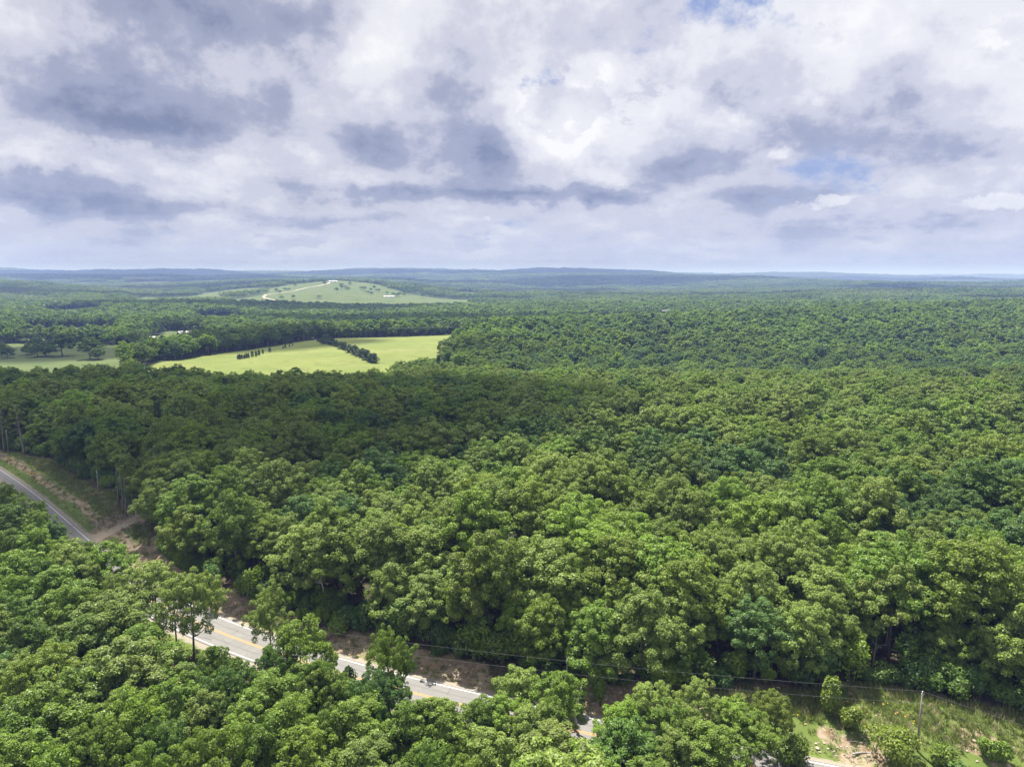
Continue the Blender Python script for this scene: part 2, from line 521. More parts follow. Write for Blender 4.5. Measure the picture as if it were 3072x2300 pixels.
LEAF_TINTS = [('mid green', (.150, .236, .029)), ('olive green', (.178, .246, .033)), ('bright green', (.190, .288, .031)),
              ('deep green', (.104, .182, .027)), ('pale green', (.212, .286, .055)), ('blue-green', (.104, .188, .043))]
def leaf_mat(name, c, trans=.27, gloss=.022, var=1.0):
    m, N = mat(name)
    oi = N.n('ShaderNodeObjectInfo')
    g = N.n('ShaderNodeNewGeometry')
    r1 = N.mapr(oi.outputs['Random'], 0, 1, 1 - .16 * var, 1 + .16 * var)
    big = N.noise(oi.outputs['Location'], .011, 3, .5)
    r1 = N.m('MULTIPLY', r1, N.mapr(big, .3, .7, .86, 1.14))
    isl = N.mapr(g.outputs['Random Per Island'], 0, 1, .72, 1.28)
    hue = N.n('ShaderNodeHueSaturation')
    hue.inputs['Color'].default_value = (*c, 1)
    N.link(N.mapr(N.m('FRACT', N.m('MULTIPLY', oi.outputs['Random'], 17.3)), 0, 1, .5 - .005 * var, .5 + .010 * var), hue.inputs['Hue'])
    N.link(N.mapr(g.outputs['Random Per Island'], 0, 1, .9, 1.05), hue.inputs['Saturation'])
    N.link(N.m('MULTIPLY', r1, isl), hue.inputs['Value'])
    d = N.n('ShaderNodeBsdfDiffuse'); N.link(hue.outputs[0], d.inputs[0])
    t = N.n('ShaderNodeBsdfTranslucent')
    N.link(N.mix(1.0, hue.outputs[0], (1.15, 1.32, .50), 'MULTIPLY'), t.inputs[0])
    s1 = N.n('ShaderNodeMixShader'); s1.inputs[0].default_value = trans
    N.link(d.outputs[0], s1.inputs[1]); N.link(t.outputs[0], s1.inputs[2])
    gl = N.n('ShaderNodeBsdfGlossy'); gl.inputs['Roughness'].default_value = .42
    gl.inputs[0].default_value = (.9, .95, .85, 1)
    s2 = N.n('ShaderNodeMixShader'); s2.inputs[0].default_value = gloss
    N.link(s1.outputs[0], s2.inputs[1]); N.link(gl.outputs[0], s2.inputs[2])
    o = N.n('ShaderNodeOutputMaterial'); N.link(s2.outputs[0], o.inputs[0])
    return m
LEAF = [leaf_mat('leaf ' + n, tuple(.93 * v_ for v_ in c)) for n, c in LEAF_TINTS]
M_PINE = leaf_mat('pine needles', (.062, .108, .030), .15, .03)
M_CEDAR = leaf_mat('cedar needles', (.034, .062, .022), .12, .03)
M_SHRUB = leaf_mat('shrub leaf', (.10, .165, .03))
M_GRASS = leaf_mat('grass blade', (.135, .165, .045), .3, .03)
M_WEED = leaf_mat('weed leaf', (.17, .20, .055), .3, .03)
M_STRAW = simple('dead stalks', (.34, .27, .15), (.48, .41, .26), 4)
M_FLOWER = simple('yellow flower', (.65, .42, .03), (.75, .55, .05), 4)
M_BARK = simple('bark', (.10, .082, .062), (.20, .175, .145), 2.5, .9, .1, bs=.5)
M_DEAD = simple('bare dead wood', (.33, .31, .28), (.50, .48, .44), 1.5, .9, .1)
M_SNAG = simple('grey dead bark', (.13, .12, .105), (.25, .235, .21), 1.2, .9, .1)
M_POLE = simple('weathered pole wood', (.20, .18, .155), (.32, .29, .25), 2.0, .85, .2)
M_WIRE = simple('aluminium wire', (.30, .30, .31), rough=.5, metallic=.3)
M_GALV = simple('galvanised metal', (.50, .51, .53), (.62, .63, .64), 3, .45, .5, .5)
M_PORC = simple('porcelain', (.72, .72, .74), rough=.25, spec=.5)
M_ROCK = simple('rubble', (.30, .24, .17), (.52, .46, .38), 1.3, .95, .1, bs=.4)
M_LITTER = simple('fallen brush', (.16, .125, .095), (.30, .26, .22), 2.0, .95, .1)
M_WHITE = simple('white paint', (.74, .74, .72), (.80, .80, .79), 3, .6)
M_YELLOW = simple('yellow sign sheet', (.78, .42, .02), rough=.5)
M_BLACK = simple('black sign print', (.015, .015, .015), rough=.6)
M_ROOF = simple('pale metal roof', (.36, .37, .40), (.50, .51, .54), .4, .5, .4)
M_ROOF2 = simple('brown shingle roof', (.30, .19, .14), (.42, .28, .22), .6, .8)
M_WALL = simple('weathered plank wall', (.16, .13, .11), (.25, .21, .18), .8, .9)
M_GLASS = simple('window glass', (.03, .035, .04), rough=.1, spec=.6)

def ground_mat():
    m, N = mat('ground')
    tc = N.n('ShaderNodeTexCoord'); O = tc.outputs['Object']
    a = N.n('ShaderNodeAttribute', attribute_name='mask')
    s = N.n('ShaderNodeSeparateColor'); N.link(a.outputs['Color'], s.inputs[0])
    field, pasture, verge = s.outputs
    drt = N.n('ShaderNodeAttribute', attribute_name='dirt').outputs['Fac']
    rd = N.n('ShaderNodeAttribute', attribute_name='road').outputs['Fac']
    canopy = N.n('ShaderNodeAttribute', attribute_name='canopy').outputs['Fac']
    n_f = N.noise(O, 1.4, 6, .65); n_m = N.noise(O, .22, 5, .6); n_b = N.noise(O, .02, 5, .6); n_c = N.noise(O, .09, 7, .75)
    floor = N.mix(N.mapr(n_f, .3, .7), (.060, .046, .032), (.135, .105, .072))
    floor = N.mix(N.mapr(n_m, .48, .62), floor, (.045, .062, .022))
    wood = N.mix(N.mapr(N.noise(O, .035, 7, .7), .35, .65), (.020, .036, .013), (.062, .092, .030))
    c = N.mix(canopy, floor, wood)
    # hay field: pale yellow-green with worn streaks and tufts
    st = N.n('ShaderNodeMapping'); N.link(O, st.inputs[0]); st.inputs['Rotation'].default_value = (0, 0, .5); st.inputs['Scale'].default_value = (.25, 1, 1)
    streak = N.noise(st.outputs[0], .09, 6, .65)
    fc = N.mix(N.mapr(n_b, .35, .65), (.165, .205, .052), (.225, .258, .076))
    fc = N.mix(N.mapr(streak, .50, .72, 0, .65), fc, (.285, .275, .120))
    fc = N.mix(N.mapr(n_c, .53, .66, 0, .9), fc, (.120, .155, .042))
    pc = N.mix(N.mapr(n_b, .35, .65), (.095, .138, .046), (.135, .170, .060))
    pc = N.mix(N.mapr(n_c, .58, .72, 0, .4), pc, (.190, .180, .085))
    vc = N.mix(N.mapr(n_m, .3, .7), (.098, .148, .034), (.160, .202, .052))
    vc = N.mix(N.mapr(n_f, .62, .78), vc, (.20, .18, .085))
    jit = N.m('MULTIPLY_ADD', N.m('SUBTRACT', n_m, .5), 1.0, 0.0)
    def edge_(v, w=.16):
        return N.mapr(N.m('ADD', v, jit), .5 - w, .5 + w, 0, 1, True)
    fc = N.mix(1.0, fc, (.86, .86, .86), 'MULTIPLY'); pc = N.mix(1.0, pc, (.82, .82, .82), 'MULTIPLY')
    c = N.mix(edge_(pasture), c, pc)
    patch = N.noise(O, .016, 4, .55)
    fc = N.mix(N.mapr(patch, .42, .62, 0, .55), fc, (.135, .180, .050))
    c = N.mix(edge_(field, .1), c, fc)
    c = N.mix(edge_(verge), c, vc)
    n_d = N.noise(O, .55, 6, .62)
    dc = N.mix(N.mapr(n_d, .35, .65), (.22, .150, .090), (.37, .30, .215))
    dc = N.mix(N.mapr(n_f, .55, .72), dc, (.42, .36, .27))
    jd = N.m('ADD', jit, N.m('MULTIPLY', N.m('SUBTRACT', n_d, .5), 1.1))
    dc = N.mix(N.mapr(drt, 1.0, 1.25, 0, .85), dc, (.40, .34, .25))
    dmix = N.mix(N.m('MULTIPLY', N.mapr(N.noise(O, .9, 5, .7), .52, .66), N.mapr(drt, 1.0, 1.2, 1, 0)), dc, vc)
    c = N.mix(N.mapr(N.m('ADD', drt, jd), .42, .62, 0, 1, True), c, dmix)
    # gravel shoulder beside the asphalt
    ar = N.m('ABSOLUTE', rd)
    shf = N.mapr(N.m('ADD', ar, N.m('MULTIPLY', N.m('SUBTRACT', n_d, .5), 2.6)), 4.5, 5.3, 1, 0, True)
    shc = N.mix(N.mapr(N.noise(O, 6, 4, .7), .35, .65), (.22, .195, .155), (.37, .335, .275))
    c = N.mix(shf, c, shc)
    principled(N, c, .95, .1, N.m('ADD', n_f, N.m('MULTIPLY', n_m, 2)), .5)
    return m
M_GROUND = ground_mat()

def asphalt():
    m, N = mat('worn asphalt')
    tc = N.n('ShaderNodeTexCoord'); O = tc.outputs['Object']
    rd = N.n('ShaderNodeAttribute', attribute_name='across').outputs['Fac']
    f = N.noise(O, 22, 5, .7); b = N.noise(O, .35, 5, .6)
    c = N.mix(N.mapr(f, .3, .7), (.165, .160, .153), (.240, .233, .222))
    c = N.mix(N.mapr(b, .4, .7, 0, .5), c, (.265, .257, .244))
    # wheel tracks polished darker, oil along lane centres
    for x0 in (-1.75, 1.75):
        t = N.mapr(N.m('ABSOLUTE', N.m('SUBTRACT', rd, x0)), .0, .38, .45, 0, True)
        c = N.mix(N.m('MULTIPLY', t, N.mapr(b, .3, .6, .4, 1)), c, (.12, .115, .11))
    crack = N.n('ShaderNodeTexVoronoi', feature='DISTANCE_TO_EDGE'); crack.inputs['Scale'].default_value = .35
    N.link(O, crack.inputs['Vector'])
    c = N.mix(N.mapr(crack.outputs['Distance'], 0, .012, .6, 0), c, (.07, .068, .065))
    principled(N, c, .85, .25, f, .15)
    return m
M_ASPHALT = asphalt()

def paint(name, c):
    m, N = mat(name)
    O = N.n('ShaderNodeTexCoord').outputs['Object']
    principled(N, N.mix(N.mapr(N.noise(O, 2.5, 6, .7), .45, .68, 0, .75), c, (.26, .25, .235)), .7, .2)
    return m
M_LINEW, M_LINEY = paint('white road paint', (.74, .74, .72)), paint('yellow road paint', (.62, .33, .035))

# ------------------------------------------------------------------ terrain: one sheet from the drone's feet to the horizon
NU, NY = 540, 660
US = np.linspace(-1.15, 1.15, NU)
YS = np.exp(np.linspace(math.log(22), math.log(24000), NY))
GU, GY = np.meshgrid(US, YS)
GX = GU * GY
Z = height(GX, GY)
forestish = np.ones(GX.shape)
fm = np.zeros(GX.shape); pm = np.zeros(GX.shape); vm = np.zeros(GX.shape); dm = np.zeros(GX.shape)
sl = (GY > 340) & (GY < 3200)
fm[sl] = np.clip(poly_d(FIELD, GX[sl], GY[sl]) / 14 + .5, 0, 1)
for p in PASTURES:
    pm[sl] = np.maximum(pm[sl], np.clip(poly_d(p, GX[sl], GY[sl]) / 22 + .5, 0, 1))
# scattered meadows far out
farm = (GY > 2000) & (GY < 6000) & (GX < GY * .02)
pm[farm] = np.maximum(pm[farm], np.clip((fbm(GX[farm] / 420, GY[farm] / 420, 40) - .25) * 9, 0, 1))
rdg = road_dist(GX, GY)
nr = GY < 420
vm[nr] = np.maximum(np.clip(poly_d(CLEARING, GX[nr], GY[nr]) / 3 + .6, 0, 1), np.clip((poly_d(VERGE, GX[nr], GY[nr]) + 4) / 3 + .6, 0, 1))
vm[nr] = np.maximum(vm[nr], np.clip((8.5 - np.abs(rdg[nr])) / 2.0, 0, 1) * .8)
dr = np.zeros(GX.shape)
strip = np.clip(1.25 - np.abs(rdg - (8.6 + 1.2 * fbm(GX / 14, GY / 14, 55))) / 1.5, 0, 1)          # eroded ditch along the far side
fade = np.clip(.55 + 1.6 * fbm(GX / 18, GY / 18, 33), .15, 1)
fade = np.where(GX < -75, np.maximum(fade, .8), fade)
dr[nr] = (strip * np.clip(fade, 0, 1))[nr]
dr[nr] = np.maximum(dr[nr], np.clip(1.75 - line_d(DRIVE, GX[nr], GY[nr]) / 3.2, 0, 1.6))
for (x, y, r_) in [(150, 545, 4.5), (157, 560, 5), (112, 522, 5), (440, 672, 5), (470, 678, 4), (600, 694, 4.5), (625, 700, 5), (852, 748, 2.6), (868, 753, 3), (830, 735, 1.6), (245, 606, 5), (360, 640, 6), (225, 600, 4), (980, 748, 3)]:
    p = at(x, y, .6)
    dr[nr] = np.maximum(dr[nr], np.clip(1.15 - np.hypot(GX - p[0], (GY - p[1]) * .9)[nr] / r_ * .75, 0, 1))
dr[nr] = np.where((rdg[nr] < 0), 0, dr[nr])
LANES = [np.array([col(x, Y) for x, Y in pts]) for pts in (
    [(323, 2700), (331, 2600), (325, 2480), (300, 2330), (272, 2200), (264, 2060), (270, 1960), (288, 1880), (262, 1850), (236, 1800)],
    [(299, 1880), (310, 1830), (340, 1850), (318, 1790), (345, 1740)],
    [(60, 735), (95, 738), (112, 745)])]
can = smooth01((GY - 330) / 250)
# beyond the last instanced trees the sheet itself carries the canopy's height and lumps
lift = smooth01((GY - 6600) / 500)
Z = Z + lift * (12 + 9 * (RNG.random(GX.shape) - .5))
i, j = np.meshgrid(np.arange(NY - 1), np.arange(NU - 1), indexing='ij')
quads = np.stack([i * NU + j, i * NU + j + 1, (i + 1) * NU + j + 1, (i + 1) * NU + j], -1).reshape(-1, 4)
tme = mesh_np('terrain', np.stack([GX, GY, Z], -1).reshape(-1, 3), quads, [M_GROUND], smooth=True)
ca = tme.attributes.new('mask', 'FLOAT_COLOR', 'POINT')
ca.data.foreach_set('color', np.stack([fm, pm, vm, np.ones_like(fm)], -1).astype(np.float32).reshape(-1))
for nm, arr in (('dirt', dr), ('road', np.clip(rdg, -99, 99)), ('canopy', can)):
    at_ = tme.attributes.new(nm, 'FLOAT', 'POINT')
    at_.data.foreach_set('value', arr.astype(np.float32).reshape(-1))
tag(obj('terrain', tme), kind='structure', label='rolling wooded ground running to the horizon')

# ------------------------------------------------------------------ the two-lane road
def ribbon(off0, off1, z, n=2, step=1, a=0, b=None):
    P, N_ = ROAD[a:b:step], RN[a:b:step]
    offs = np.linspace(off0, off1, n)
    v = P[:, None] + N_[:, None] * offs[None, :, None]
    crown = .05 * (1 - (offs / 3.9) ** 2)
    zz = height(P[:, 0], P[:, 1])[:, None] * 0 + z + crown[None]
    vv = np.concatenate([v, np.broadcast_to(zz[..., None], v.shape[:2] + (1,))], -1).reshape(-1, 3)
    m_ = len(P)
    i, j = np.meshgrid(np.arange(m_ - 1), np.arange(n - 1), indexing='ij')
    q_ = np.stack([i * n + j, (i + 1) * n + j, (i + 1) * n + j + 1, i * n + j + 1], -1).reshape(-1, 4)
    return vv, q_, np.broadcast_to(offs, (m_, n)).reshape(-1)
v, f_, off = ribbon(-3.75, 3.75, .06, 17)
rme = mesh_np('road', v, f_, [M_ASPHALT], smooth=True)
at_ = rme.attributes.new('across', 'FLOAT', 'POINT'); at_.data.foreach_set('value', off.astype(np.float32))
road = tag(obj('road', rme), kind='structure', label='two-lane asphalt road curving through the woods')
for o0, w, m_, nm in ((-3.35, .17, M_LINEW, 'edge_line'), (3.35, .17, M_LINEW, 'edge_line'), (-.17, .13, M_LINEY, 'centre_line'), (.17, .13, M_LINEY, 'centre_line')):
    v, f_, _ = ribbon(o0 - w / 2, o0 + w / 2, .066, 2)
    obj(nm, mesh_np(nm, v, f_, [m_]), road)

M_LANE = simple('pale gravel', (.40, .36, .30), (.52, .48, .41), .2, .95)
for L, w_ in zip(LANES, (3.4, 4.0, 2.2)):
    P_ = soften(resample(catmull(L, 8), 6.0), 3, 2)
    N_ = normals(P_)
    v = np.concatenate([P_ + N_ * w_, P_, P_ - N_ * w_])
    z_ = height(v[:, 0], v[:, 1]); n_ = len(P_)
    z_ = np.tile(np.maximum(np.maximum(z_[:n_], z_[n_:2 * n_]), z_[2 * n_:]) + .45, 3)
    q_ = [(r_ * n_ + i_, r_ * n_ + i_ + 1, (r_ + 1) * n_ + i_ + 1, (r_ + 1) * n_ + i_) for r_ in (0, 1) for i_ in range(n_ - 1)]
    tag(obj('gravel_lane', mesh_np('gravel_lane', np.column_stack([v, z_]), np.array(q_), [M_LANE])), kind='structure', label='pale gravel farm lane winding over the pasture')

# ------------------------------------------------------------------ clouds unseen above the view, added so their shadows lie on the woods
def cloud_mesh():
    mb = MB()
    nu_, nv_ = 48, 24
    for k, (x, y, rx, ry) in enumerate(CLOUD_SHADOWS):
        H_ = max(2600.0, .56 * y)
        p = np.array([x, y, 0.0]) + np.array(SUN_DIR) * (H_ / SUN_DIR.z)
        th = np.linspace(0, 2 * np.pi, nu_, endpoint=False); ph = np.linspace(-np.pi / 2, np.pi / 2, nv_)
        T, Pp = np.meshgrid(th, ph)
        n_ = np.stack([np.cos(Pp) * np.cos(T), np.cos(Pp) * np.sin(T), np.sin(Pp)], -1)
        r_ = 1 + .30 * fbm(n_[..., 0] * 2.2 + k, n_[..., 1] * 2.2 + n_[..., 2] * 1.7, 60 + k, 4)
        up = np.where(n_[..., 2] > 0, .55, .14) * min(rx, ry)
        v_ = np.stack([p[0] + n_[..., 0] * rx * r_, p[1] + n_[..., 1] * ry * r_, p[2] + n_[..., 2] * up * r_], -1).reshape(-1, 3)
        i, j = np.meshgrid(np.arange(nv_ - 1), np.arange(nu_), indexing='ij')
        mb.add(v_, np.stack([i * nu_ + j, i * nu_ + (j + 1) % nu_, (i + 1) * nu_ + (j + 1) % nu_, (i + 1) * nu_ + j], -1).reshape(-1, 4))
    return mb
CLOUD_SHADOWS = [(-140, 264, 178, 110), (-80, 192, 72, 46), (-330, 640, 210, 70), (-60, 1010, 300, 120), (-520, 1500, 380, 160), (420, 1080, 330, 90), (900, 2350, 700, 180), (1500, 1700, 420, 150),
                 (-1500, 2250, 500, 150), (-1100, 3300, 700, 260), (-300, 3600, 900, 330), (2300, 3300, 900, 280), (700, 5000, 1500, 600), (-2600, 5200, 1500, 700), (-3500, 7600, 2600, 1000), (900, 7600, 2200, 900), (4300, 5600, 1200, 500), (4500, 8200, 2200, 700)]
m_, N = mat('thin cloud')
df = N.n('ShaderNodeBsdfDiffuse'); df.inputs[0].default_value = (.82, .83, .86, 1)
tp = N.n('ShaderNodeBsdfTransparent')
mx = N.n('ShaderNodeMixShader'); mx.inputs[0].default_value = .55
N.link(tp.outputs[0], mx.inputs[1]); N.link(df.outputs[0], mx.inputs[2])
o_ = N.n('ShaderNodeOutputMaterial'); N.link(mx.outputs[0], o_.inputs[0])
M_CLOUD = m_
co = cloud_mesh().build('shade_clouds', M_CLOUD, smooth=True)
tag(co, 'unseen clouds drifting high overhead', None, kind='stuff')

# ------------------------------------------------------------------ haze
m_, N = mat('summer haze')
pv = N.n('ShaderNodeVolumePrincipled')
pv.inputs['Color'].default_value = (.29, .40, .92, 1)
pv.inputs['Absorption Color'].default_value = (.62, .62, .66, 1)
pv.inputs['Density'].default_value = 1.4e-4
o_ = N.n('ShaderNodeOutputMaterial'); N.link(pv.outputs[0], o_.inputs['Volume'])
mb = MB(); mb.box((0, 11900, 65), (64000, 25400, 330))
tag(mb.build('haze', m_), 'thin blue summer haze over the hills', None, kind='stuff')

# ------------------------------------------------------------------ trees
def unit(v): return v / (np.linalg.norm(v, axis=-1, keepdims=True) + 1e-9)

def leaves(rng, cen, nrm, size, droop=.25):
    """one bent diamond leaf spray per centre: verts, quads"""
    n = len(cen)
    t = unit(np.cross(nrm, rng.normal(size=(n, 3))))
    b = np.cross(nrm, t)
    s = (size * rng.uniform(.65, 1.3, n))[:, None]
    w = s * rng.uniform(.55, .85, n)[:, None]
    v = np.stack([cen - t * s, cen + b * w - nrm * s * droop, cen + t * s, cen - b * w - nrm * s * droop], 1).reshape(-1, 3)
    f = np.arange(4 * n).reshape(-1, 4)
    return v, f

def crown_points(rng, H, Rr, base, nb, nc, per, cr, flat=.75, top=1.0, rough=.55):
    """leaf positions and normals: boughs > clumps > sprays"""
    z0 = H * base
    cz, rz = (z0 + H) / 2, (H - z0) / 2
    P, Nn = [], []
    for b in range(nb):
        if b == 0:
            d = np.array([0, 0, 1.0])
        else:
            a = 2.399 * b + rng.uniform(-.4, .4)
            h = 1 - 2 * (b - .5) / nb * .92
            h = np.clip(h + rng.uniform(-.12, .12), -.95, .95)
            d = np.array([math.sqrt(1 - h * h) * math.cos(a), math.sqrt(1 - h * h) * math.sin(a), h])
        k = rng.uniform(.42, .70)
        wid = 1 - .38 * max(0, d[2]) * (1 - top)
        bc = np.array([0, 0, cz]) + d * np.array([Rr * wid, Rr * wid, rz]) * k
        br = Rr * rng.uniform(.38, .60)
        for c in range(nc):
            e = unit(rng.normal(size=3) + d * .55 + np.array([0, 0, .35]))
            cc = bc + e * br * np.array([1, 1, .8]) * rng.uniform(.5, 1.22)
            rr = cr * rng.uniform(.55, 1.25)
            m = int(per * rng.uniform(.6, 1.3) * min(1, (rr / cr) ** 1.5))
            q_ = unit(rng.normal(size=(m, 3)) + np.array([0, 0, .75]) + e * .45)
            rad = rr * rng.uniform(.70, 1.06, m)[:, None]
            pts = cc + q_ * rad * np.array([1, 1, flat])
            nr_ = unit(q_ * .9 + np.array([0, 0, .55]) + rng.normal(size=(m, 3)) * rough)
            P.append(pts); Nn.append(nr_)
    return np.vstack(P), np.vstack(Nn)

def limb_mesh(rng, mb, H, base, Rr, r0, lean=.3, limbs=6, k=6, up=.75):
    top = np.array([rng.uniform(-lean, lean), rng.uniform(-lean, lean), H * .86])
    n = 7
    t = np.linspace(0, 1, n)[:, None]
    path = top * t + np.array([0, 0, -.3]) * (1 - t) + np.sin(t * 3.1) * np.array([rng.uniform(-lean, lean), rng.uniform(-lean, lean), 0])
    mb.tube(path, r0 * (1 - t[:, 0] * .85) * np.where(t[:, 0] == 0, 1.35, 1), k)
    for i in range(limbs):
        u_ = rng.uniform(base * .8, .85)
        p = np.array([np.interp(u_, t[:, 0], path[:, a]) for a in range(3)])
        a = rng.uniform(0, 6.28)
        L = Rr * rng.uniform(.6, .95) * (1.1 - .5 * u_)
        e = p + np.array([math.cos(a) * L, math.sin(a) * L, L * up])
        mid = (p + e) / 2 + np.array([0, 0, -.1 * L])
        r_ = r0 * (1 - u_ * .8) * .5
        mb.tube([p, mid, e], [r_, r_ * .6, r_ * .2], 5)

def broadleaf(seed, H, Rr, base, nb=11, nc=7, per=120, cr=1.05, leaf=.26, top=1.0, limbs=7, r0=.24):
    rng = np.random.default_rng(seed)
    P, Nn = crown_points(rng, H - .6, Rr, base, nb, nc, per, cr, top=top)
    cv, cf = leaves(rng, P, Nn, leaf)
    mb = MB(); limb_mesh(rng, mb, H, base, Rr, r0, limbs=limbs)
    return (cv, cf), mb

def pine(seed, H, Rr, base, per=46, leaf=.30, tiers=11, r0=.2):
    rng = np.random.default_rng(seed)
    mb = MB(); limb_mesh(rng, mb, H * 1.08, base, Rr, r0, lean=.15, limbs=5, up=.2)
    P, Nn = [], []
    for i in range(tiers):
        u_ = i / (tiers - 1)
        z = H * (base + (1 - base) * u_)
        R_ = Rr * (1 - u_ * .80) * (.55 + .45 * min(1, u_ * 4 + .4))
        nb = max(3, int(8 - u_ * 4))
        for b in range(nb):
            a = rng.uniform(0, 6.28); L = R_ * rng.uniform(.45, 1.0)
            for s in (.5, .95):
                c = np.array([math.cos(a) * L * s, math.sin(a) * L * s, z + rng.uniform(-.4, .4) + .12 * L * s])
                q_ = unit(rng.normal(size=(per, 3)))
                P.append(c + q_ * np.array([.75, .75, .45]) * rng.uniform(.5, 1.05, (per, 1)))
                Nn.append(unit(q_ + np.array([0, 0, .5]) + rng.normal(size=(per, 3)) * .6))
    cv, cf = leaves(rng, np.vstack(P), np.vstack(Nn), leaf * .8)
    return (cv, cf), mb

def cedar(seed, H, Rr, n=2600, leaf=.20):
    rng = np.random.default_rng(seed)
    u_ = rng.random(n) ** .8
    a = rng.uniform(0, 6.28, n)
    prof = Rr * np.clip(1 - u_, 0, 1) ** .40 * (.55 + .45 * np.clip(u_ * 6, 0, 1)) * (1 + .22 * np.sin(a * 3 + u_ * 9) + .16 * np.sin(a * 7 - u_ * 23))
    rad = prof * rng.uniform(.72, 1.05, n)
    P = np.stack([np.cos(a) * rad, np.sin(a) * rad, .25 + u_ * (H - .3)], -1)
    Nn = unit(np.stack([np.cos(a), np.sin(a), .5 + 0 * a], -1) + rng.normal(size=(n, 3)) * .5)
    cv, cf = leaves(rng, P, Nn, leaf)
    mb = MB(); mb.tube([(0, 0, -.2), (0, 0, H * .5), (0, 0, H * .9)], [.16, .1, .03], 5)
    return (cv, cf), mb

def snag(seed, H, r0=.17, limbs=9, twig=5, lean=.6, spread=3.0):
    rng = np.random.default_rng(seed)
    mb = MB()
    n = 8
    t = np.linspace(0, 1, n)[:, None]
    ln = np.array([rng.uniform(-lean, lean), rng.uniform(-lean, lean), 0])
    path = np.array([0, 0, H]) * t + ln * t * t * 2 + np.cumsum(rng.normal(size=(n, 3)) * .06, 0)
    path[0] = (0, 0, -.3)
    mb.tube(path, r0 * (1 - .8 * t[:, 0]), 6)
    for i in range(limbs):
        u_ = rng.uniform(.42, .97)
        p = np.array([np.interp(u_, t[:, 0], path[:, a]) for a in range(3)])
        a = rng.uniform(0, 6.28); L = spread * rng.uniform(.5, 1.0) * (1.25 - .6 * u_)
        up = rng.uniform(.3, 1.0)
        e = p + np.array([math.cos(a), math.sin(a), up]) * L * .8
        mid = (p + e) / 2 + rng.normal(size=3) * .15 * L
        mb.tube([p, mid, e], [r0 * .42 * (1.2 - u_), r0 * .24, .02], 5)
        for j in range(twig):
            s = rng.uniform(.3, 1.0)
            b0 = mid + (e - mid) * s if rng.random() < .7 else p + (mid - p) * s
            b1 = b0 + unit(rng.normal(size=3) + np.array([math.cos(a), math.sin(a), .6])) * L * rng.uniform(.2, .5)
            mb.tube([b0, (b0 + b1) / 2 + rng.normal(size=3) * .05, b1], [.035, .024, .012], 4, False)
    return mb

def bush(seed, H, Rr, n=1500, leaf=.17):
    rng = np.random.default_rng(seed)
    k = 9
    P, Nn = [], []
    for i in range(k):
        a = rng.uniform(0, 6.28); d = Rr * rng.uniform(0, .7); r_ = Rr * rng.uniform(.35, .55)
        c = np.array([math.cos(a) * d, math.sin(a) * d, H * rng.uniform(.35, .75)])
        q_ = unit(rng.normal(size=(n // k, 3)) + np.array([0, 0, .4]))
        P.append(c + q_ * np.array([r_, r_, H * .34]) * rng.uniform(.6, 1.05, (n // k, 1)))
        Nn.append(unit(q_ + np.array([0, 0, .5]) + rng.normal(size=(n // k, 3)) * .6))
    P = np.vstack(P); P[:, 2] = np.maximum(P[:, 2], .08)
    cv, cf = leaves(rng, P, np.vstack(Nn), leaf)
    mb = MB()
    for i in range(5):
        a = rng.uniform(0, 6.28)
        mb.tube([(0, 0, -.15), (math.cos(a) * Rr * .3, math.sin(a) * Rr * .3, H * .4), (math.cos(a) * Rr * .5, math.sin(a) * Rr * .5, H * .75)], [.05, .035, .012], 5)
    return (cv, cf), mb

def joined(name, crown, mb, leafm, barkm=None):
    cv, cf = crown
    tv, tf = mb.arrays()
    v = np.vstack([cv, tv]); faces = [cf] + [f + len(cv) for f in tf]
    fm_ = np.concatenate([np.zeros(len(cf), int)] + [np.ones(len(f), int) for f in tf])
    return mesh_np(name, v, faces, [leafm, barkm or M_BARK], fm_)

# near prototypes: (height, crown radius)
NEAR = []
SPEC = [(16.0, 5.6, .30, 12, 15, 1.0), (15.2, 5.0, .26, 11, 15, 1.0), (17.2, 5.2, .32, 13, 14, .7), (14.4, 5.9, .24, 13, 14, 1.1), (16.6, 4.5, .26, 12, 14, .5),
        (13.6, 4.8, .08, 13, 15, 1.0), (15.6, 6.0, .30, 14, 14, 1.1), (14.8, 4.2, .18, 11, 14, .6), (16.2, 5.3, .18, 14, 14, .8), (12.2, 4.4, .07, 12, 15, .9)]
for k, (H, Rr, bs_, nb, nc, tp) in enumerate(SPEC):
    (cv, cf), mb = broadleaf(100 + k, H, Rr, bs_, nb, nc, per=165, cr=.80, leaf=.140, top=tp)
    tv, tf = mb.arrays()
    NEAR.append((mesh_np('crown', cv, cf, [LEAF[0]]), mesh_np('trunk', tv, tf, [M_BARK], smooth=True), H, Rr, (cv, cf), mb))
PINES = []
for k, (H, Rr, bs_) in enumerate([(17.0, 2.9, .40), (15.0, 2.6, .34)]):
    (cv, cf), mb = pine(300 + k, H, Rr, bs_)
    tv, tf = mb.arrays()
    PINES.append((mesh_np('crown', cv, cf, [M_PINE]), mesh_np('trunk', tv, tf, [M_BARK], smooth=True), H, Rr, (cv, cf), mb))

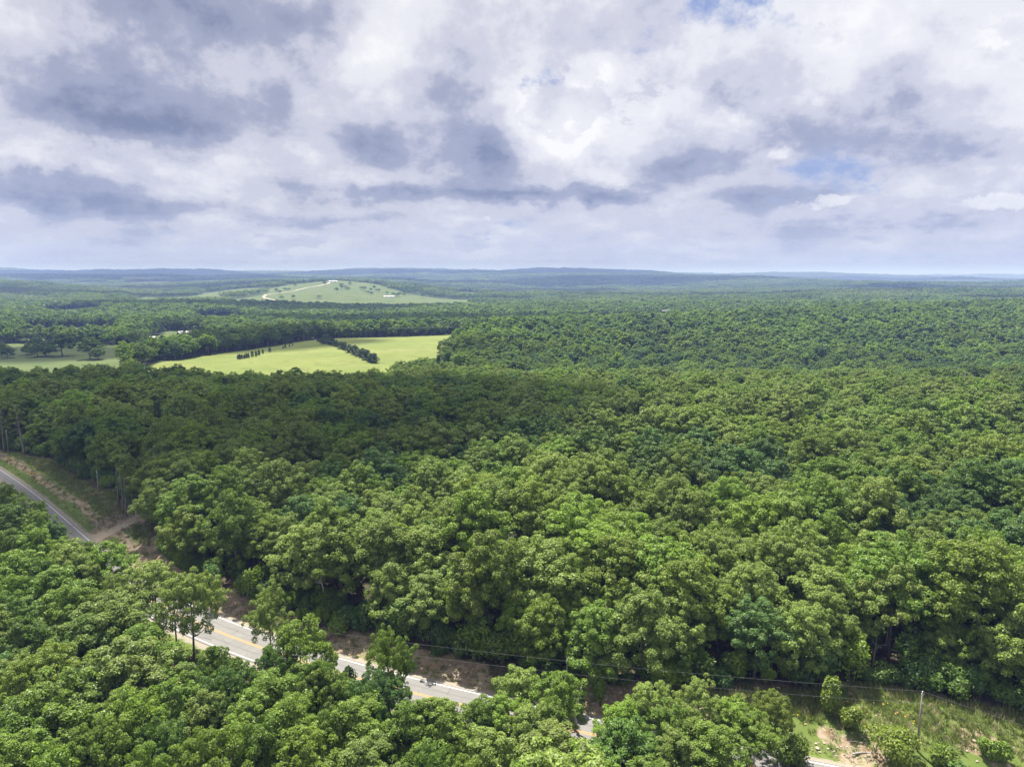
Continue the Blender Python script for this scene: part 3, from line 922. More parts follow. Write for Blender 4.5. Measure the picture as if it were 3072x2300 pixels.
# ---- instancing of the uncountable rest
def scatter(name, protos, pts, idx, rot, scl, label):
    """one object whose points carry instances of the prototype meshes"""
    pc = bpy.data.collections.new(name + ' kinds')
    for p in protos:
        pc.objects.link(p)
    order = sorted(range(len(protos)), key=lambda i_: protos[i_].name)
    back = np.empty(len(protos), int); back[order] = np.arange(len(protos))
    me = bpy.data.meshes.new(name)
    me.vertices.add(len(pts)); me.vertices.foreach_set('co', np.ascontiguousarray(pts, np.float32).reshape(-1))
    for nm, typ, arr in (('kind', 'INT', back[idx].astype(np.int32)), ('turn', 'FLOAT', rot.astype(np.float32)), ('size', 'FLOAT_VECTOR', scl.astype(np.float32))):
        a_ = me.attributes.new(nm, typ, 'POINT')
        a_.data.foreach_set('vector' if typ == 'FLOAT_VECTOR' else 'value', np.ascontiguousarray(arr).reshape(-1))
    o = obj(name, me)
    ng = bpy.data.node_groups.new(name, 'GeometryNodeTree')
    ng.interface.new_socket('Geometry', in_out='INPUT', socket_type='NodeSocketGeometry')
    ng.interface.new_socket('Geometry', in_out='OUTPUT', socket_type='NodeSocketGeometry')
    gi, go = ng.nodes.new('NodeGroupInput'), ng.nodes.new('NodeGroupOutput')
    ci = ng.nodes.new('GeometryNodeCollectionInfo')
    ci.inputs['Collection'].default_value = pc
    ci.inputs['Separate Children'].default_value = True
    ci.inputs['Reset Children'].default_value = True
    ip = ng.nodes.new('GeometryNodeInstanceOnPoints')
    ip.inputs['Pick Instance'].default_value = True
    def attr(nm, dt):
        n = ng.nodes.new('GeometryNodeInputNamedAttribute'); n.data_type = dt
        n.inputs['Name'].default_value = nm
        return n.outputs[0]
    cx = ng.nodes.new('ShaderNodeCombineXYZ')
    L = ng.links.new
    L(attr('turn', 'FLOAT'), cx.inputs[2])
    L(gi.outputs[0], ip.inputs['Points']); L(ci.outputs[0], ip.inputs['Instance'])
    L(attr('kind', 'INT'), ip.inputs['Instance Index'])
    L(cx.outputs[0], ip.inputs['Rotation']); L(attr('size', 'FLOAT_VECTOR'), ip.inputs['Scale'])
    L(ip.outputs[0], go.inputs[0])
    md = o.modifiers.new('scatter', 'NODES'); md.node_group = ng
    tag(o, label, kind='stuff')
    return o

def proto(name, me, mats=None):
    o = bpy.data.objects.new(name, me)
    if mats:
        for i_, m_ in enumerate(mats):
            o.material_slots[i_].link = 'OBJECT'
            o.material_slots[i_].material = m_
    return o

def project(X, Y, Zz):
    c_, s_ = math.cos(PITCH), math.sin(PITCH)
    dz_ = Zz - CAM_Z
    dep = Y * c_ - dz_ * s_
    up_ = Y * s_ + dz_ * c_
    return 512 + FPX * X / dep, 383 - FPX * up_ / dep, dep

# ---- hand-placed trees this side of the road: photo position of the top (2212-wide units), crown width there, tint, height
FRONT = [(107, 1394, 125, 1, 15), (263, 1384, 170, 4, 15.5), (107, 1475, 170, 0, 15.5), (30, 1523, 150, 0, 15), (275, 1494, 130, 2, 15), (466, 1399, 75, 0, 11), (24, 1595, 120, 0, 15), (107, 1619, 110, 2, 15),
         (311, 1611, 100, 2, 15), (454, 1571, 140, 2, 15), (239, 1284, 150, 4, 15.5), (300, 1344, 100, 0, 14), (143, 1262, 110, 0, 15), (14, 1284, 100, 3, 15), (48, 1332, 100, 3, 14.5), (490, 1445, 90, 5, 12),
         (330, 1208, 110, 4, 16), (405, 1228, 110, 4, 16.2), (645, 1338, 118, 2, 15.5), (579, 1265, 80, 4, 14), (690, 1430, 90, 0, 13), (576, 1452, 130, 0, 14.5), (629, 1496, 115, 2, 14.5), (474, 1462, 100, 3, 13),
         (838, 1363, 78, 2, 13.5), (804, 1456, 80, 5, 11), (770, 1502, 130, 0, 13.5), (950, 1520, 140, 0, 13), (885, 1516, 110, 0, 12.5), (1210, 1445, 90, 2, 11.5), (1406, 1477, 95, 4, 11.5), (1359, 1555, 130, 3, 11),
         (1190, 1573, 140, 4, 12), (1059, 1593, 140, 4, 13), (929, 1612, 120, 0, 13.5), (1330, 1575, 80, 3, 9), (1511, 1478, 98, 4, 10.5), (1541, 1572, 120, 0, 10.5), (1668, 1500, 78, 1, 8.5), (1620, 1545, 90, 2, 8), (1455, 1590, 110, 4, 11),
         (10, 1044, 48, 0, 14), (46, 1072, 62, 0, 14), (20, 1092, 76, 3, 14), (84, 1104, 62, 0, 14), (112, 1128, 58, 5, 12.5), (76, 1140, 80, 2, 14.5), (16, 1146, 75, 0, 15), (184, 1172, 50, 2, 12), (228, 1172, 95, 2, 15), (143, 1169, 90, 4, 15),
         (39, 1193, 95, 2, 15), (91, 1205, 80, 0, 15), (170, 1192, 80, 4, 15), (248, 1245, 80, 4, 14.5), (117, 1229, 100, 0, 15), (26, 1242, 80, 2, 15), (190, 1330, 110, 3, 14), (200, 1560, 120, 0, 15), (360, 1560, 120, 3, 14.5), (560, 1560, 110, 0, 14), (660, 1580, 130, 2, 14),
         (790, 1590, 130, 4, 13.5), (380, 1470, 110, 0, 13.5), (180, 1440, 110, 3, 14), (60, 1420, 100, 1, 14.5), (720, 1530, 90, 0, 13), (1280, 1620, 120, 2, 11), (1170, 1640, 120, 0, 12), (1400, 1640, 110, 0, 10.5), (1000, 1650, 120, 2, 13),
         (734, 1470, 95, 0, 12), (782, 1476, 90, 3, 12), (918, 1525, 90, 0, 12), (955, 1542, 105, 2, 12), (655, 1425, 105, 0, 13), (588, 1402, 95, 3, 13), (695, 1448, 95, 1, 12.5), (1035, 1512, 85, 0, 10), (1085, 1500, 85, 2, 10), (1150, 1525, 100, 4, 10.5),
         (1185, 1512, 85, 0, 10), (1345, 1520, 95, 2, 10.5), (1440, 1530, 105, 0, 10.5), (1490, 1550, 95, 1, 10), (1585, 1525, 90, 2, 8.5), (360, 1440, 95, 0, 11), (440, 1500, 110, 4, 13), (540, 1500, 110, 2, 13.5), (850, 1470, 70, 3, 9)]
trees = []          # X, Y, proto, tint, sx, sz, near side?
for (x, y, w, tint, H) in FRONT:
    p = at(x * 1024 / 2212, y * 1024 / 2212, H - 1.0)
    g = gz(p[0], p[1])
    p = at(x * 1024 / 2212, y * 1024 / 2212, H - .6 + g)
    k = int(RNG.integers(len(NEAR)))
    dist = math.hypot(p[0], p[1], CAM_Z - H)
    wid = w * 1024 / 2212 / FPX * dist
    sz = H / NEAR[k][2]
    sx = np.clip(1.12 * wid / (2 * NEAR[k][3]), .62 * sz, 1.3 * sz)
    trees.append([p[0], p[1], k, tint, sx, sz, -1])
FRONT_N = len(trees)

def jitter_grid(y0, y1, sp, lim=.86):
    ys = np.arange(y0, y1, sp * .87)
    X_, Y_ = [], []
    for r_, y in enumerate(ys):
        w = y * lim + 25
        xs = np.arange(-w, w, sp) + (r_ % 2) * sp / 2
        X_.append(xs); Y_.append(np.full(len(xs), y))
    X_, Y_ = np.concatenate(X_), np.concatenate(Y_)
    n = len(X_)
    return X_ + RNG.uniform(-.36, .36, n) * sp, Y_ + RNG.uniform(-.36, .36, n) * sp

def open_ground(X, Y, grow=0.0):
    """True where no wood grows"""
    o = np.zeros(X.shape, bool)
    m = Y < 430
    if m.any():
        rd = road_dist(X[m], Y[m])
        a = (rd > -14) & (rd < 9.0)
        a |= poly_d(CLEARING, X[m], Y[m]) > -1.5
        a |= poly_d(VERGE, X[m], Y[m]) > -4.5
        a |= line_d(DRIVE, X[m], Y[m]) < 4.0
        o[m] = a
    m = (Y > 340) & (Y < 3000)
    if m.any():
        rag = 9 * fbm(X[m] / 28., Y[m] / 28., 44)
        a = poly_d(FIELD, X[m], Y[m]) > -3 - grow + rag
        for p in PASTURES:
            a |= poly_d(p, X[m], Y[m]) > -3 - grow + 1.6 * rag
        o[m] = o[m] | a
    m = (Y > 2000) & (Y < 6000) & (X < Y * .02)
    if m.any():
        o[m] = o[m] | (fbm(X[m] / 420, Y[m] / 420, 40) > .28)
    return o

X_, Y_ = jitter_grid(48, 430, 7.1)
keep = ~open_ground(X_, Y_)
X_, Y_ = X_[keep], Y_[keep]
rd_ = road_dist(X_, Y_)
F = np.array([t[:2] for t in trees])
dF = np.sqrt(((np.stack([X_, Y_], -1)[:, None] - F[None]) ** 2).sum(-1)).min(1)
keep = (rd_ > 0) | (dF > 5.2)
# leave the gaps in this side's screen of trees through which the road shows
px, py, _ = project(X_, Y_, 13.0 + 0 * X_)
hid = (rd_ < 0) & (((px > 125) & (px < 262) & (py < 668) & (py > 520)) | ((px > 318) & (px < 500) & (py < 705)) | ((px > 560) & (px < 640) & (py < 728)) | ((px < 150) & (py < 600)) | ((px > 700) & (py < 760)))
keep &= ~hid
X_, Y_ = X_[keep], Y_[keep]
rd_ = road_dist(X_, Y_)
tone = vnoise(X_ / 45., Y_ / 45., 77) + RNG.uniform(-.35, .35, len(X_))
rim_ = (rd_ < 22) | (poly_d(CLEARING, X_, Y_) > -10) | (poly_d(VERGE, X_, Y_) > -8)
for x, y, rd, tn_, e_ in zip(X_, Y_, rd_, tone, rim_):
    tint = [3, 5, 0, 1, 4, 2, 4, 1][int(np.clip((tn_ + .6) / 1.2 * 8, 0, 7))]
    s = (.74 + .50 * RNG.random() ** 1.2) * (.9 if rd < 0 else 1.04)
    if y > 290: s = min(s, .98)
    if e_: k = int(RNG.choice([5, 7, 8, 9, 1, 8, 5]))
    else: k = int(RNG.integers(len(NEAR))) if RNG.random() > .006 else 100 + int(RNG.integers(2))
    trees.append([x, y, k, tint, s * RNG.uniform(.88, 1.16), s, -1 if rd < 0 else 1])
TR = np.array(trees, float)
TZ = height(TR[:, 0], TR[:, 1])

# the 300 that show largest become things of their own, the rest of the wood is one mass
px, py, dep = project(TR[:, 0], TR[:, 1], TZ + 11)
seen = (px > -25) & (px < 1049) & (py < 800) & (py > 0)
size = TR[:, 4] / dep * np.where(np.arange(len(TR)) < FRONT_N, 1.6, 1.0)
size = np.where(seen, size, 0)
order = np.argsort(-size)[:300]
solo = np.zeros(len(TR), bool); solo[order] = True
solo &= seen

ORD = ['zeroth', 'first', 'second', 'third', 'fourth', 'fifth', 'sixth', 'seventh', 'eighth', 'ninth', 'tenth', 'eleventh', 'twelfth', 'thirteenth', 'fourteenth', 'fifteenth', 'sixteenth', 'seventeenth', 'eighteenth', 'nineteenth', 'twentieth']
TENS = {2: 'twenty', 3: 'thirty', 4: 'forty', 5: 'fifty', 6: 'sixty'}
def ordinal(n):
    if n <= 20: return ORD[n]
    if n % 10 == 0: return TENS[n // 10][:-1] + 'ieth'
    return TENS[n // 10] + '-' + ORD[n % 10]

rdT = road_dist(TR[:, 0], TR[:, 1])
rows = {}
for n_ in np.nonzero(solo)[0]:
    if TR[n_, 6] < 0:
        key = (-1, int(np.clip((py[n_] - 470) // 34, 0, 8)))
    else:
        key = (1, int((rdT[n_] - 8) // 8) if rdT[n_] < 200 else 25)
    rows.setdefault(key, []).append(n_)
LABELS = {}
for key, lst in rows.items():
    lst.sort(key=lambda q_: px[q_])
    for c_, n_ in enumerate(lst):
        LABELS[n_] = (key, c_ + 1)
near_rows = sorted(k[1] for k in rows if k[0] < 0)
far_rows = sorted(k[1] for k in rows if k[0] > 0)

for n_ in np.nonzero(solo)[0]:
    x, y, k, tint, sx, sz, side = TR[n_]
    k, tint = int(k), int(tint)
    is_pine = k >= 100
    cm, tm, H, Rr = (PINES[k - 100] if is_pine else NEAR[k])[:4]
    root = empty('pine_tree' if is_pine else 'oak_tree', (x, y, float(TZ[n_]) - .1), RNG.uniform(0, 6.28))
    root.scale = (sx, sx, sz)
    t_ = obj('trunk', tm, root)
    c_ = obj('crown', cm, root)
    if not is_pine:
        c_.material_slots[0].link = 'OBJECT'; c_.material_slots[0].material = LEAF[tint]
    key, num = LABELS[n_]
    tone = 'dark narrow pine' if is_pine else LEAF_TINTS[tint][0] + (' tall oak' if sz * H > 16 else (' low oak' if sz * H < 12.5 else ' oak'))
    if key[0] < 0:
        r_ = near_rows.index(key[1]) + 1
        lab = f'{tone} near side of road, {ordinal(num)} from left in {ordinal(r_)} row down'
    else:
        r_ = far_rows.index(key[1]) + 1
        lab = f'{tone} in woods beyond road, {ordinal(num)} from left in {ordinal(r_)} row back'
    tag(root, lab, 'tree', 'oaks and pines of the near woods')

# the rest of the near wood, and the wood out to 1.6 km as single trees, in three grades of detail
FA = []
for k in range(len(NEAR)):
    H, Rr, bs_, nb, nc, tp = SPEC[k]
    FA.append(joined('forest_tree', broadleaf(100 + k, H, Rr, bs_, nb, nc, 90, .80, .19, tp)[0], NEAR[k][5], LEAF[0]))
FP = [joined('forest_tree', PINES[k][4], PINES[k][5], M_PINE) for k in range(2)]
def low(seed, per, leaf, nb=9, nc=5, cr=1.3):
    H, Rr, bs_, _, _, tp = SPEC[seed % len(SPEC)]
    c_, mb = broadleaf(500 + seed, H, Rr, bs_, nb, nc, per, cr, leaf, tp, limbs=3)
    return joined('forest_tree', c_, mb, LEAF[0])
FB = [low(k, 60, .42) for k in range(6)]
FC = [low(k + 20, 22, .72, 8, 5, 1.5) for k in range(5)]
protos, pid = [], {}
for lod, ms in (('a', FA), ('b', FB), ('c', FC)):
    for k, me in enumerate(ms):
        for t_ in range(6):
            pid[lod, k, t_] = len(protos)
            protos.append(proto('forest_tree', me, [LEAF[t_], M_BARK]))
for k, me in enumerate(FP):
    pid['p', k, 0] = len(protos); protos.append(proto('forest_tree', me))

pts, idx, rot, scl = [], [], [], []
for n_ in np.nonzero(~solo)[0]:
    x, y, k, tint, sx, sz, side = TR[n_]
    pts.append((x, y, TZ[n_] - .1)); rot.append(RNG.uniform(0, 6.28)); scl.append((sx, sx, sz))
    idx.append(pid['p', int(k) - 100, 0] if k >= 100 else pid['a', int(k), int(tint)])
X_, Y_ = jitter_grid(430, 1650, 7.9, .80)
k_ = ~open_ground(X_, Y_)
X_, Y_ = X_[k_], Y_[k_]
Zt = height(X_, Y_)
tone = vnoise(X_ / 60., Y_ / 60., 77) + RNG.uniform(-.4, .4, len(X_))
tn = np.array([3, 0, 2, 5, 0, 2, 0])[np.clip((tone + .6) / 1.2 * 7, 0, 6).astype(int)]
pinezone = fbm(X_ / 130, Y_ / 130, 91) > .26
for x, y, z, t_, pz in zip(X_, Y_, Zt, tn, pinezone):
    s = .70 + .52 * RNG.random() ** 1.2
    pts.append((x, y, z - .2)); rot.append(RNG.uniform(0, 6.28))
    scl.append((s * 1.12 * RNG.uniform(.9, 1.1), s * 1.12 * RNG.uniform(.9, 1.1), s))
    if RNG.random() < (.03 if pz else .003): idx.append(pid['p', int(RNG.integers(2)), 0])
    elif y < 560: idx.append(pid['a', int(RNG.integers(len(FA))), t_])
    elif y < 1000: idx.append(pid['b', int(RNG.integers(len(FB))), t_])
    else: idx.append(pid['c', int(RNG.integers(len(FC))), t_])
print('forest instances', len(pts))
scatter('forest', protos, np.array(pts), np.array(idx), np.array(rot), np.array(scl), 'dense green oak and pine forest covering the land beyond the road')

# far woods: stands of about thirty small trees each
def stand(seed, n=34, S=64.0, leaf=1.5, per=34):
    rng = np.random.default_rng(seed)
    V, Fc, off = [], [], 0
    for i in range(n):
        c = rng.uniform(-S / 2, S / 2, 2); H = rng.uniform(11, 17); Rr = rng.uniform(4.2, 6.2)
        q_ = unit(rng.normal(size=(per, 3)) + np.array([0, 0, .55]))
        P = np.array([*c, H * .62]) + q_ * np.array([Rr, Rr, H * .38]) * rng.uniform(.75, 1.02, (per, 1))
        v, f = leaves(rng, P, unit(q_ + np.array([0, 0, .4]) + rng.normal(size=(per, 3)) * .4), leaf)
        V.append(v); Fc.append(f + off); off += len(v)
    return mesh_np('distant_wood', np.vstack(V), np.vstack(Fc), [LEAF[0]])
ST = [stand(900 + k) for k in range(4)]
FAR_LEAF = [leaf_mat('far wood ' + str(k), c, .25, .01, 1.2) for k, c in enumerate([(.118, .180, .034), (.140, .198, .042), (.088, .145, .032), (.158, .212, .050)])]
protos2 = [proto('distant_wood', me, [m_]) for me in ST for m_ in FAR_LEAF]
pts, idx, rot, scl = [], [], [], []
for y0, y1, sp, sc_ in ((1620, 4200, 56, 1.0), (4150, 7200, 82, 1.5)):
    X_, Y_ = jitter_grid(y0, y1, sp, .80)
    k_ = ~open_ground(X_, Y_, 22)
    X_, Y_ = X_[k_], Y_[k_]
    Zt = height(X_, Y_)
    tone = vnoise(X_ / 260., Y_ / 260., 37) + RNG.uniform(-.3, .3, len(X_))
    tn = np.array([2, 0, 1, 3])[np.clip((tone + .5) * 4, 0, 3).astype(int)]
    for x, y, z, t_ in zip(X_, Y_, Zt, tn):
        pts.append((x, y, z - .5)); rot.append(RNG.integers(4) * math.pi / 2); scl.append((sc_, sc_, RNG.uniform(.85, 1.15)))
        idx.append(int(RNG.integers(4)) * 4 + t_)
print('far stands', len(pts))
scatter('distant_woods', protos2, np.array(pts), np.array(idx), np.array(rot, float), np.array(scl), 'hazy blue-green woods covering the far hills and valley')

# ------------------------------------------------------------------ undergrowth along the wood's edges and under the near trees
BUSH = [bush(700 + k, H, Rr) for k, (H, Rr) in enumerate([(3.2, 1.9), (4.6, 2.2), (2.3, 1.6)])]
bprot = []
for c_, mb in BUSH:
    me = joined('undergrowth', c_, mb, LEAF[0])
    for t_ in (0, 2, 3, 5):
        bprot.append(proto('undergrowth', me, [LEAF[t_], M_BARK]))
pts, idx, rot, scl = [], [], [], []
X_, Y_ = jitter_grid(70, 290, 2.3, .80)
rd_ = road_dist(X_, Y_)
dc_, dv_ = poly_d(CLEARING, X_, Y_), poly_d(VERGE, X_, Y_)
og = open_ground(X_, Y_)
edge_ = ~og & (((rd_ > 8.5) & (rd_ < 14)) | ((dc_ > -7) & (dc_ < -1)) | ((dv_ > -9) & (dv_ < -4.5)))
inner = ~og & (RNG.random(len(X_)) < .10) & (rd_ > 8)
rim = (rd_ < -6.5) & (rd_ > -15) & (RNG.random(len(X_)) < .16)
sel = (edge_ & (RNG.random(len(X_)) < .85)) | inner | rim
for x, y, z_, e_ in zip(X_[sel], Y_[sel], height(X_[sel], Y_[sel]), edge_[sel]):
    s = RNG.uniform(.6, 1.5) * (1.0 if e_ else .8)
    pts.append((x, y, z_ - .1)); rot.append(RNG.uniform(0, 6.28)); scl.append((s, s, s * RNG.uniform(.8, 1.25))); idx.append(int(RNG.integers(len(bprot))))
scatter('undergrowth', bprot, np.array(pts), np.array(idx), np.array(rot), np.array(scl), 'leafy undergrowth filling the edge of the woods')

# ------------------------------------------------------------------ grass and weeds of the clearing and the verge
def tuft(seed, n, h, spread, w):
    rng = np.random.default_rng(seed)
    V, T = [], []
    for i_ in range(n):
        a = rng.uniform(0, 6.28); r_ = spread * math.sqrt(rng.random()); b = np.array([math.cos(a) * r_, math.sin(a) * r_, 0])
        d = rng.uniform(0, 6.28); hh = h * rng.uniform(.5, 1.15); ln = hh * rng.uniform(.2, .8)
        s = np.array([-math.sin(d), math.cos(d), 0]) * w * rng.uniform(.7, 1.3)
        tip = b + np.array([math.cos(d) * ln, math.sin(d) * ln, hh])
        o_ = len(V); V += [b - s, b + s, tip]; T.append((o_, o_ + 1, o_ + 2))
    return np.array(V), np.array(T)
gp = []
for k in range(3):
    v, t_ = tuft(40 + k, 26, .55, .55, .035)
    gp.append(proto('grass_tuft', mesh_np('grass_tuft', v, t_, [M_GRASS])))
for k in range(2):
    v, t_ = tuft(50 + k, 22, .8, .5, .06)
    gp.append(proto('grass_tuft', mesh_np('grass_tuft', v, t_, [M_WEED])))
v, t_ = tuft(60, 24, .7, .5, .03)
gp.append(proto('grass_tuft', mesh_np('grass_tuft', v, t_, [M_STRAW])))
X_, Y_ = jitter_grid(70, 260, .62, .80)
m = ((poly_d(CLEARING, X_, Y_) > 0) | (poly_d(VERGE, X_, Y_) > -4.5) | ((np.abs(road_dist(X_, Y_)) < 9)))
X_, Y_ = X_[m], Y_[m]
rd_ = road_dist(X_, Y_)
strip_ = np.abs(rd_ - 8.6) < 1.6
m = (np.abs(rd_) > 5.4) & (line_d(DRIVE, X_, Y_) > 2.6) & ~(strip_ & (RNG.random(len(X_)) < .8)) & (RNG.random(len(X_)) < .9)
X_, Y_, rd_ = X_[m], Y_[m], rd_[m]
wz = poly_d(VERGE, X_, Y_) > -4.5
idx = np.where(wz, RNG.choice([3, 4, 5, 4, 0], len(X_)), RNG.choice([0, 1, 2, 3, 0, 1, 5], len(X_)))
s = RNG.uniform(.6, 1.2, len(X_)) * np.where(np.abs(rd_) < 7, .45, 1.0)
scatter('grass', gp, np.stack([X_, Y_, height(X_, Y_) - .02], -1), idx, RNG.uniform(0, 6.28, len(X_)), np.stack([s, s, s], -1), 'rough green grass and weeds of the roadside clearing')
print('grass', len(X_))

# yellow flower heads among the verge weeds
fl = MB()
for (x, y, n) in [(862, 721, 9), (880, 718, 4), (905, 728, 8), (872, 740, 6), (790, 722, 7), (838, 716, 8), (130, 522, 3), (94, 500, 9)]:
    c_ = at(x, y, .8)
    for _ in range(n):
        X, Y = c_[0] + RNG.normal() * .9, c_[1] + RNG.normal() * .7
        z = gz(X, Y) + RNG.uniform(.5, .95)
        r_ = RNG.uniform(.07, .15)
        fl.add(np.array([(1, 0, 0), (-.5, .87, 0), (-.5, -.87, 0), (0, 0, .6), (0, 0, -.6)]) * r_ + np.array([X, Y, z]), tris=[(0, 1, 3), (1, 2, 3), (2, 0, 3), (1, 0, 4), (2, 1, 4), (0, 2, 4)])
tag(fl.build('yellow_flowers', M_FLOWER), 'yellow wildflowers scattered through the weedy verge', kind='stuff')

# rubble of the cut bank: small stones too many to count
rb = MB()
rngr = np.random.default_rng(5)
ICO = np.array([(0, 0, 1), (.89, 0, .45), (.28, .85, .45), (-.72, .53, .45), (-.72, -.53, .45), (.28, -.85, .45), (.72, .53, -.45), (-.28, .85, -.45), (-.89, 0, -.45), (-.28, -.85, -.45), (.72, -.53, -.45), (0, 0, -1)])
ICF = [(0, 1, 2), (0, 2, 3), (0, 3, 4), (0, 4, 5), (0, 5, 1), (1, 6, 2), (2, 7, 3), (3, 8, 4), (4, 9, 5), (5, 10, 1), (2, 6, 7), (3, 7, 8), (4, 8, 9), (5, 9, 10), (1, 10, 6), (6, 11, 7), (7, 11, 8), (8, 11, 9), (9, 11, 10), (10, 11, 6)]
def stone(mb, c, r_):
    mb.add(ICO * r_ * rngr.uniform(.6, 1.2, (12, 1)) * np.array([1, 1, .65]) + np.array(c), tris=ICF)
for (x, y, n, sp) in [(443, 670, 120, 2.6), (470, 680, 60, 2.0), (602, 692, 120, 2.6), (625, 700, 80, 2.0), (362, 640, 70, 3.5), (243, 602, 60, 3.2), (225, 600, 40, 2.6), (855, 750, 90, 3.0), (870, 742, 60, 2.5), (152, 548, 70, 3.5), (110, 522, 60, 4.0), (126, 520, 40, 2), (90, 512, 50, 4), (60, 500, 30, 3), (792, 735, 30, 2.5), (975, 748, 40, 2.5)]:
    c_ = at(x, y, .8)
    for _ in range(n):
        X, Y = c_[0] + rngr.normal() * sp, c_[1] + rngr.normal() * sp * .5
        if abs(road_dist(np.array([X]), np.array([Y]))[0]) < 6: continue
        r_ = rngr.uniform(.07, .22) * (1.8 if rngr.random() < .08 else 1)
        stone(rb, (X, Y, gz(X, Y) + r_ * .2), r_)
tag(rb.build('rubble', M_ROCK), 'loose tan stones littering the cut bank beside the road', kind='stuff')

# brush and cut branches heaped in the clearing
br = MB()
for (x, y, n, sp, L) in [(113, 521, 150, 3.2, 2.6), (126, 508, 80, 2.6, 3.0), (150, 552, 60, 3.4, 1.8), (858, 745, 30, 2.5, 1.6), (245, 600, 40, 3, 1.6), (362, 636, 40, 4, 1.6)]:
    c_ = at(x, y, 1.2)
    for _ in range(n):
        X, Y = c_[0] + rngr.normal() * sp, c_[1] + rngr.normal() * sp * .6
        a = rngr.uniform(0, 6.28); l = L * rngr.uniform(.3, 1); z = gz(X, Y) + rngr.uniform(.02, .5)
        d = np.array([math.cos(a), math.sin(a), rngr.uniform(-.1, .35)]) * l
        p = np.array([X, Y, z])
        br.tube([p, p + d * .5 + rngr.normal(size=3) * .08, p + d], [.045, .03, .012], 4, False)
tag(br.build('brush', M_LITTER), 'cut brown branches and slash heaped in the clearing', kind='stuff')

# ------------------------------------------------------------------ stumps, logs
def log_thing(name, p, a, L, r_, label, m_=None, stand=False):
    mb = MB()
    if stand:
        mb.tube([(0, 0, -.2), (.05, 0, L * .5), (.08, .02, L)], [r_ * 1.3, r_, r_ * .85], 9)
        o = mb.build(name, m_ or M_DEAD)
    else:
        mb.tube([(-L / 2, 0, r_), (0, .06 * L, r_ * 1.05), (L / 2, 0, r_ * .9)], [r_, r_ * .9, r_ * .7], 8)
        o = mb.build(name, m_ or M_DEAD)
    o.location = p; o.rotation_euler = (0, 0, a)
    return tag(o, label, 'stump' if stand else 'log')
p = ground(97.0, 528); log_thing('tree_stump', p, 0, 1.7, .2, 'pale broken stump standing beside the dirt drive', stand=True)
p = ground(125.5, 517); log_thing('tree_stump', p, 0, .7, .42, 'short grey stump at the foot of the bare trunks', M_SNAG, True)
p = ground(862, 754); log_thing('fallen_log', p, .1, 2.6, .12, 'pale fallen log on the bare patch in the verge')
p = ground(882, 730); log_thing('fallen_log', p, -.7, 3.0, .08, 'thin fallen branch lying among verge weeds by the utility pole')

# ------------------------------------------------------------------ dead trees
def dead(name, loc, mb, m_, label, rz=0.0, cat='dead tree'):
    root = empty(name, loc, rz)
    if isinstance(mb, tuple): pass
    mb.build('trunk', m_, root, True)
    return tag(root, label, cat)
def top_at(x, y, H):
    p = at(x, y, H); g = gz(p[0], p[1]); p = at(x, y, H + g); return (p[0], p[1], gz(p[0], p[1]))
k1024 = 1024 / 2212
for k, (x, y, H, sp, lim, lab, m_) in enumerate([
        (735, 1162, 12.5, 3.4, 14, 'large bare grey dead tree above the middle of the road', M_DEAD),
        (695, 1190, 11.5, 2.8, 11, 'bare dead tree leaning beside the large grey one', M_DEAD),
        (1090, 1150, 16.0, 2.2, 8, 'slim bare dead tree in the woods straight above the road gap', M_SNAG),
        (1003, 1225, 13.0, 2.6, 12, 'twiggy dead tree drooping between green crowns mid wood', M_SNAG),
        (1130, 1215, 13.0, 2.6, 12, 'twiggy dead tree just right of the other drooping one', M_SNAG),
        (1430, 1165, 16.5, 2.6, 8, 'whitish bare snag sticking up from the woods right of centre', M_DEAD),
        (1890, 1370, 6.5, 2.0, 6, 'tall dead trunk with stub limbs above the utility pole', M_SNAG),
        (860, 1075, 15.5, 2.8, 9, 'bare snag at the rim of the shaded woods', M_SNAG),
        (993, 1560, 9.0, 2.6, 16, 'brown drooping dead tree at the bottom near the road', M_SNAG),
        (2085, 800, 17.0, 2.6, 9, 'pale bare tree far off in the right woods', M_DEAD),
        (1998, 775, 17.0, 2.6, 9, 'small pale bare tree in the distant right woods', M_DEAD),
        (1440, 672, 16.5, 4.0, 12, 'whitish bare tree on the far forest skyline right of centre', M_DEAD)]):
    dead('dead_tree', top_at(x * k1024, y * k1024, H), snag(800 + k, H, .17, lim, 6, .5, sp), m_, lab)
# forked white snag by the road
mb = MB()
mb.tube([(0, 0, -.2), (.2, 0, 1.6), (-.1, 0, 2.6)], [.26, .2, .18], 7)
mb.tube([(0, 0, 2.2), (.5, .1, 4.2), (1.0, .1, 6.6)], [.17, .12, .04], 6)
mb.tube([(-.05, 0, 2.2), (-.1, 0, 4.0), (.35, .1, 6.9)], [.16, .1, .03], 6)
mb.tube([(0, 0, 1.0), (-1.0, .1, 2.0), (-1.7, .2, 2.9)], [.13, .09, .03], 6)
dead('dead_tree', ground(574, 730), mb, M_DEAD, 'forked white dead tree leaning over the road edge near the bottom')
mb = snag(850, 9.0, .1, 3, 2, .2, .8)
dead('dead_tree', ground(568, 716), mb, M_DEAD, 'thin straight dead pole of a tree beside the forked white one')
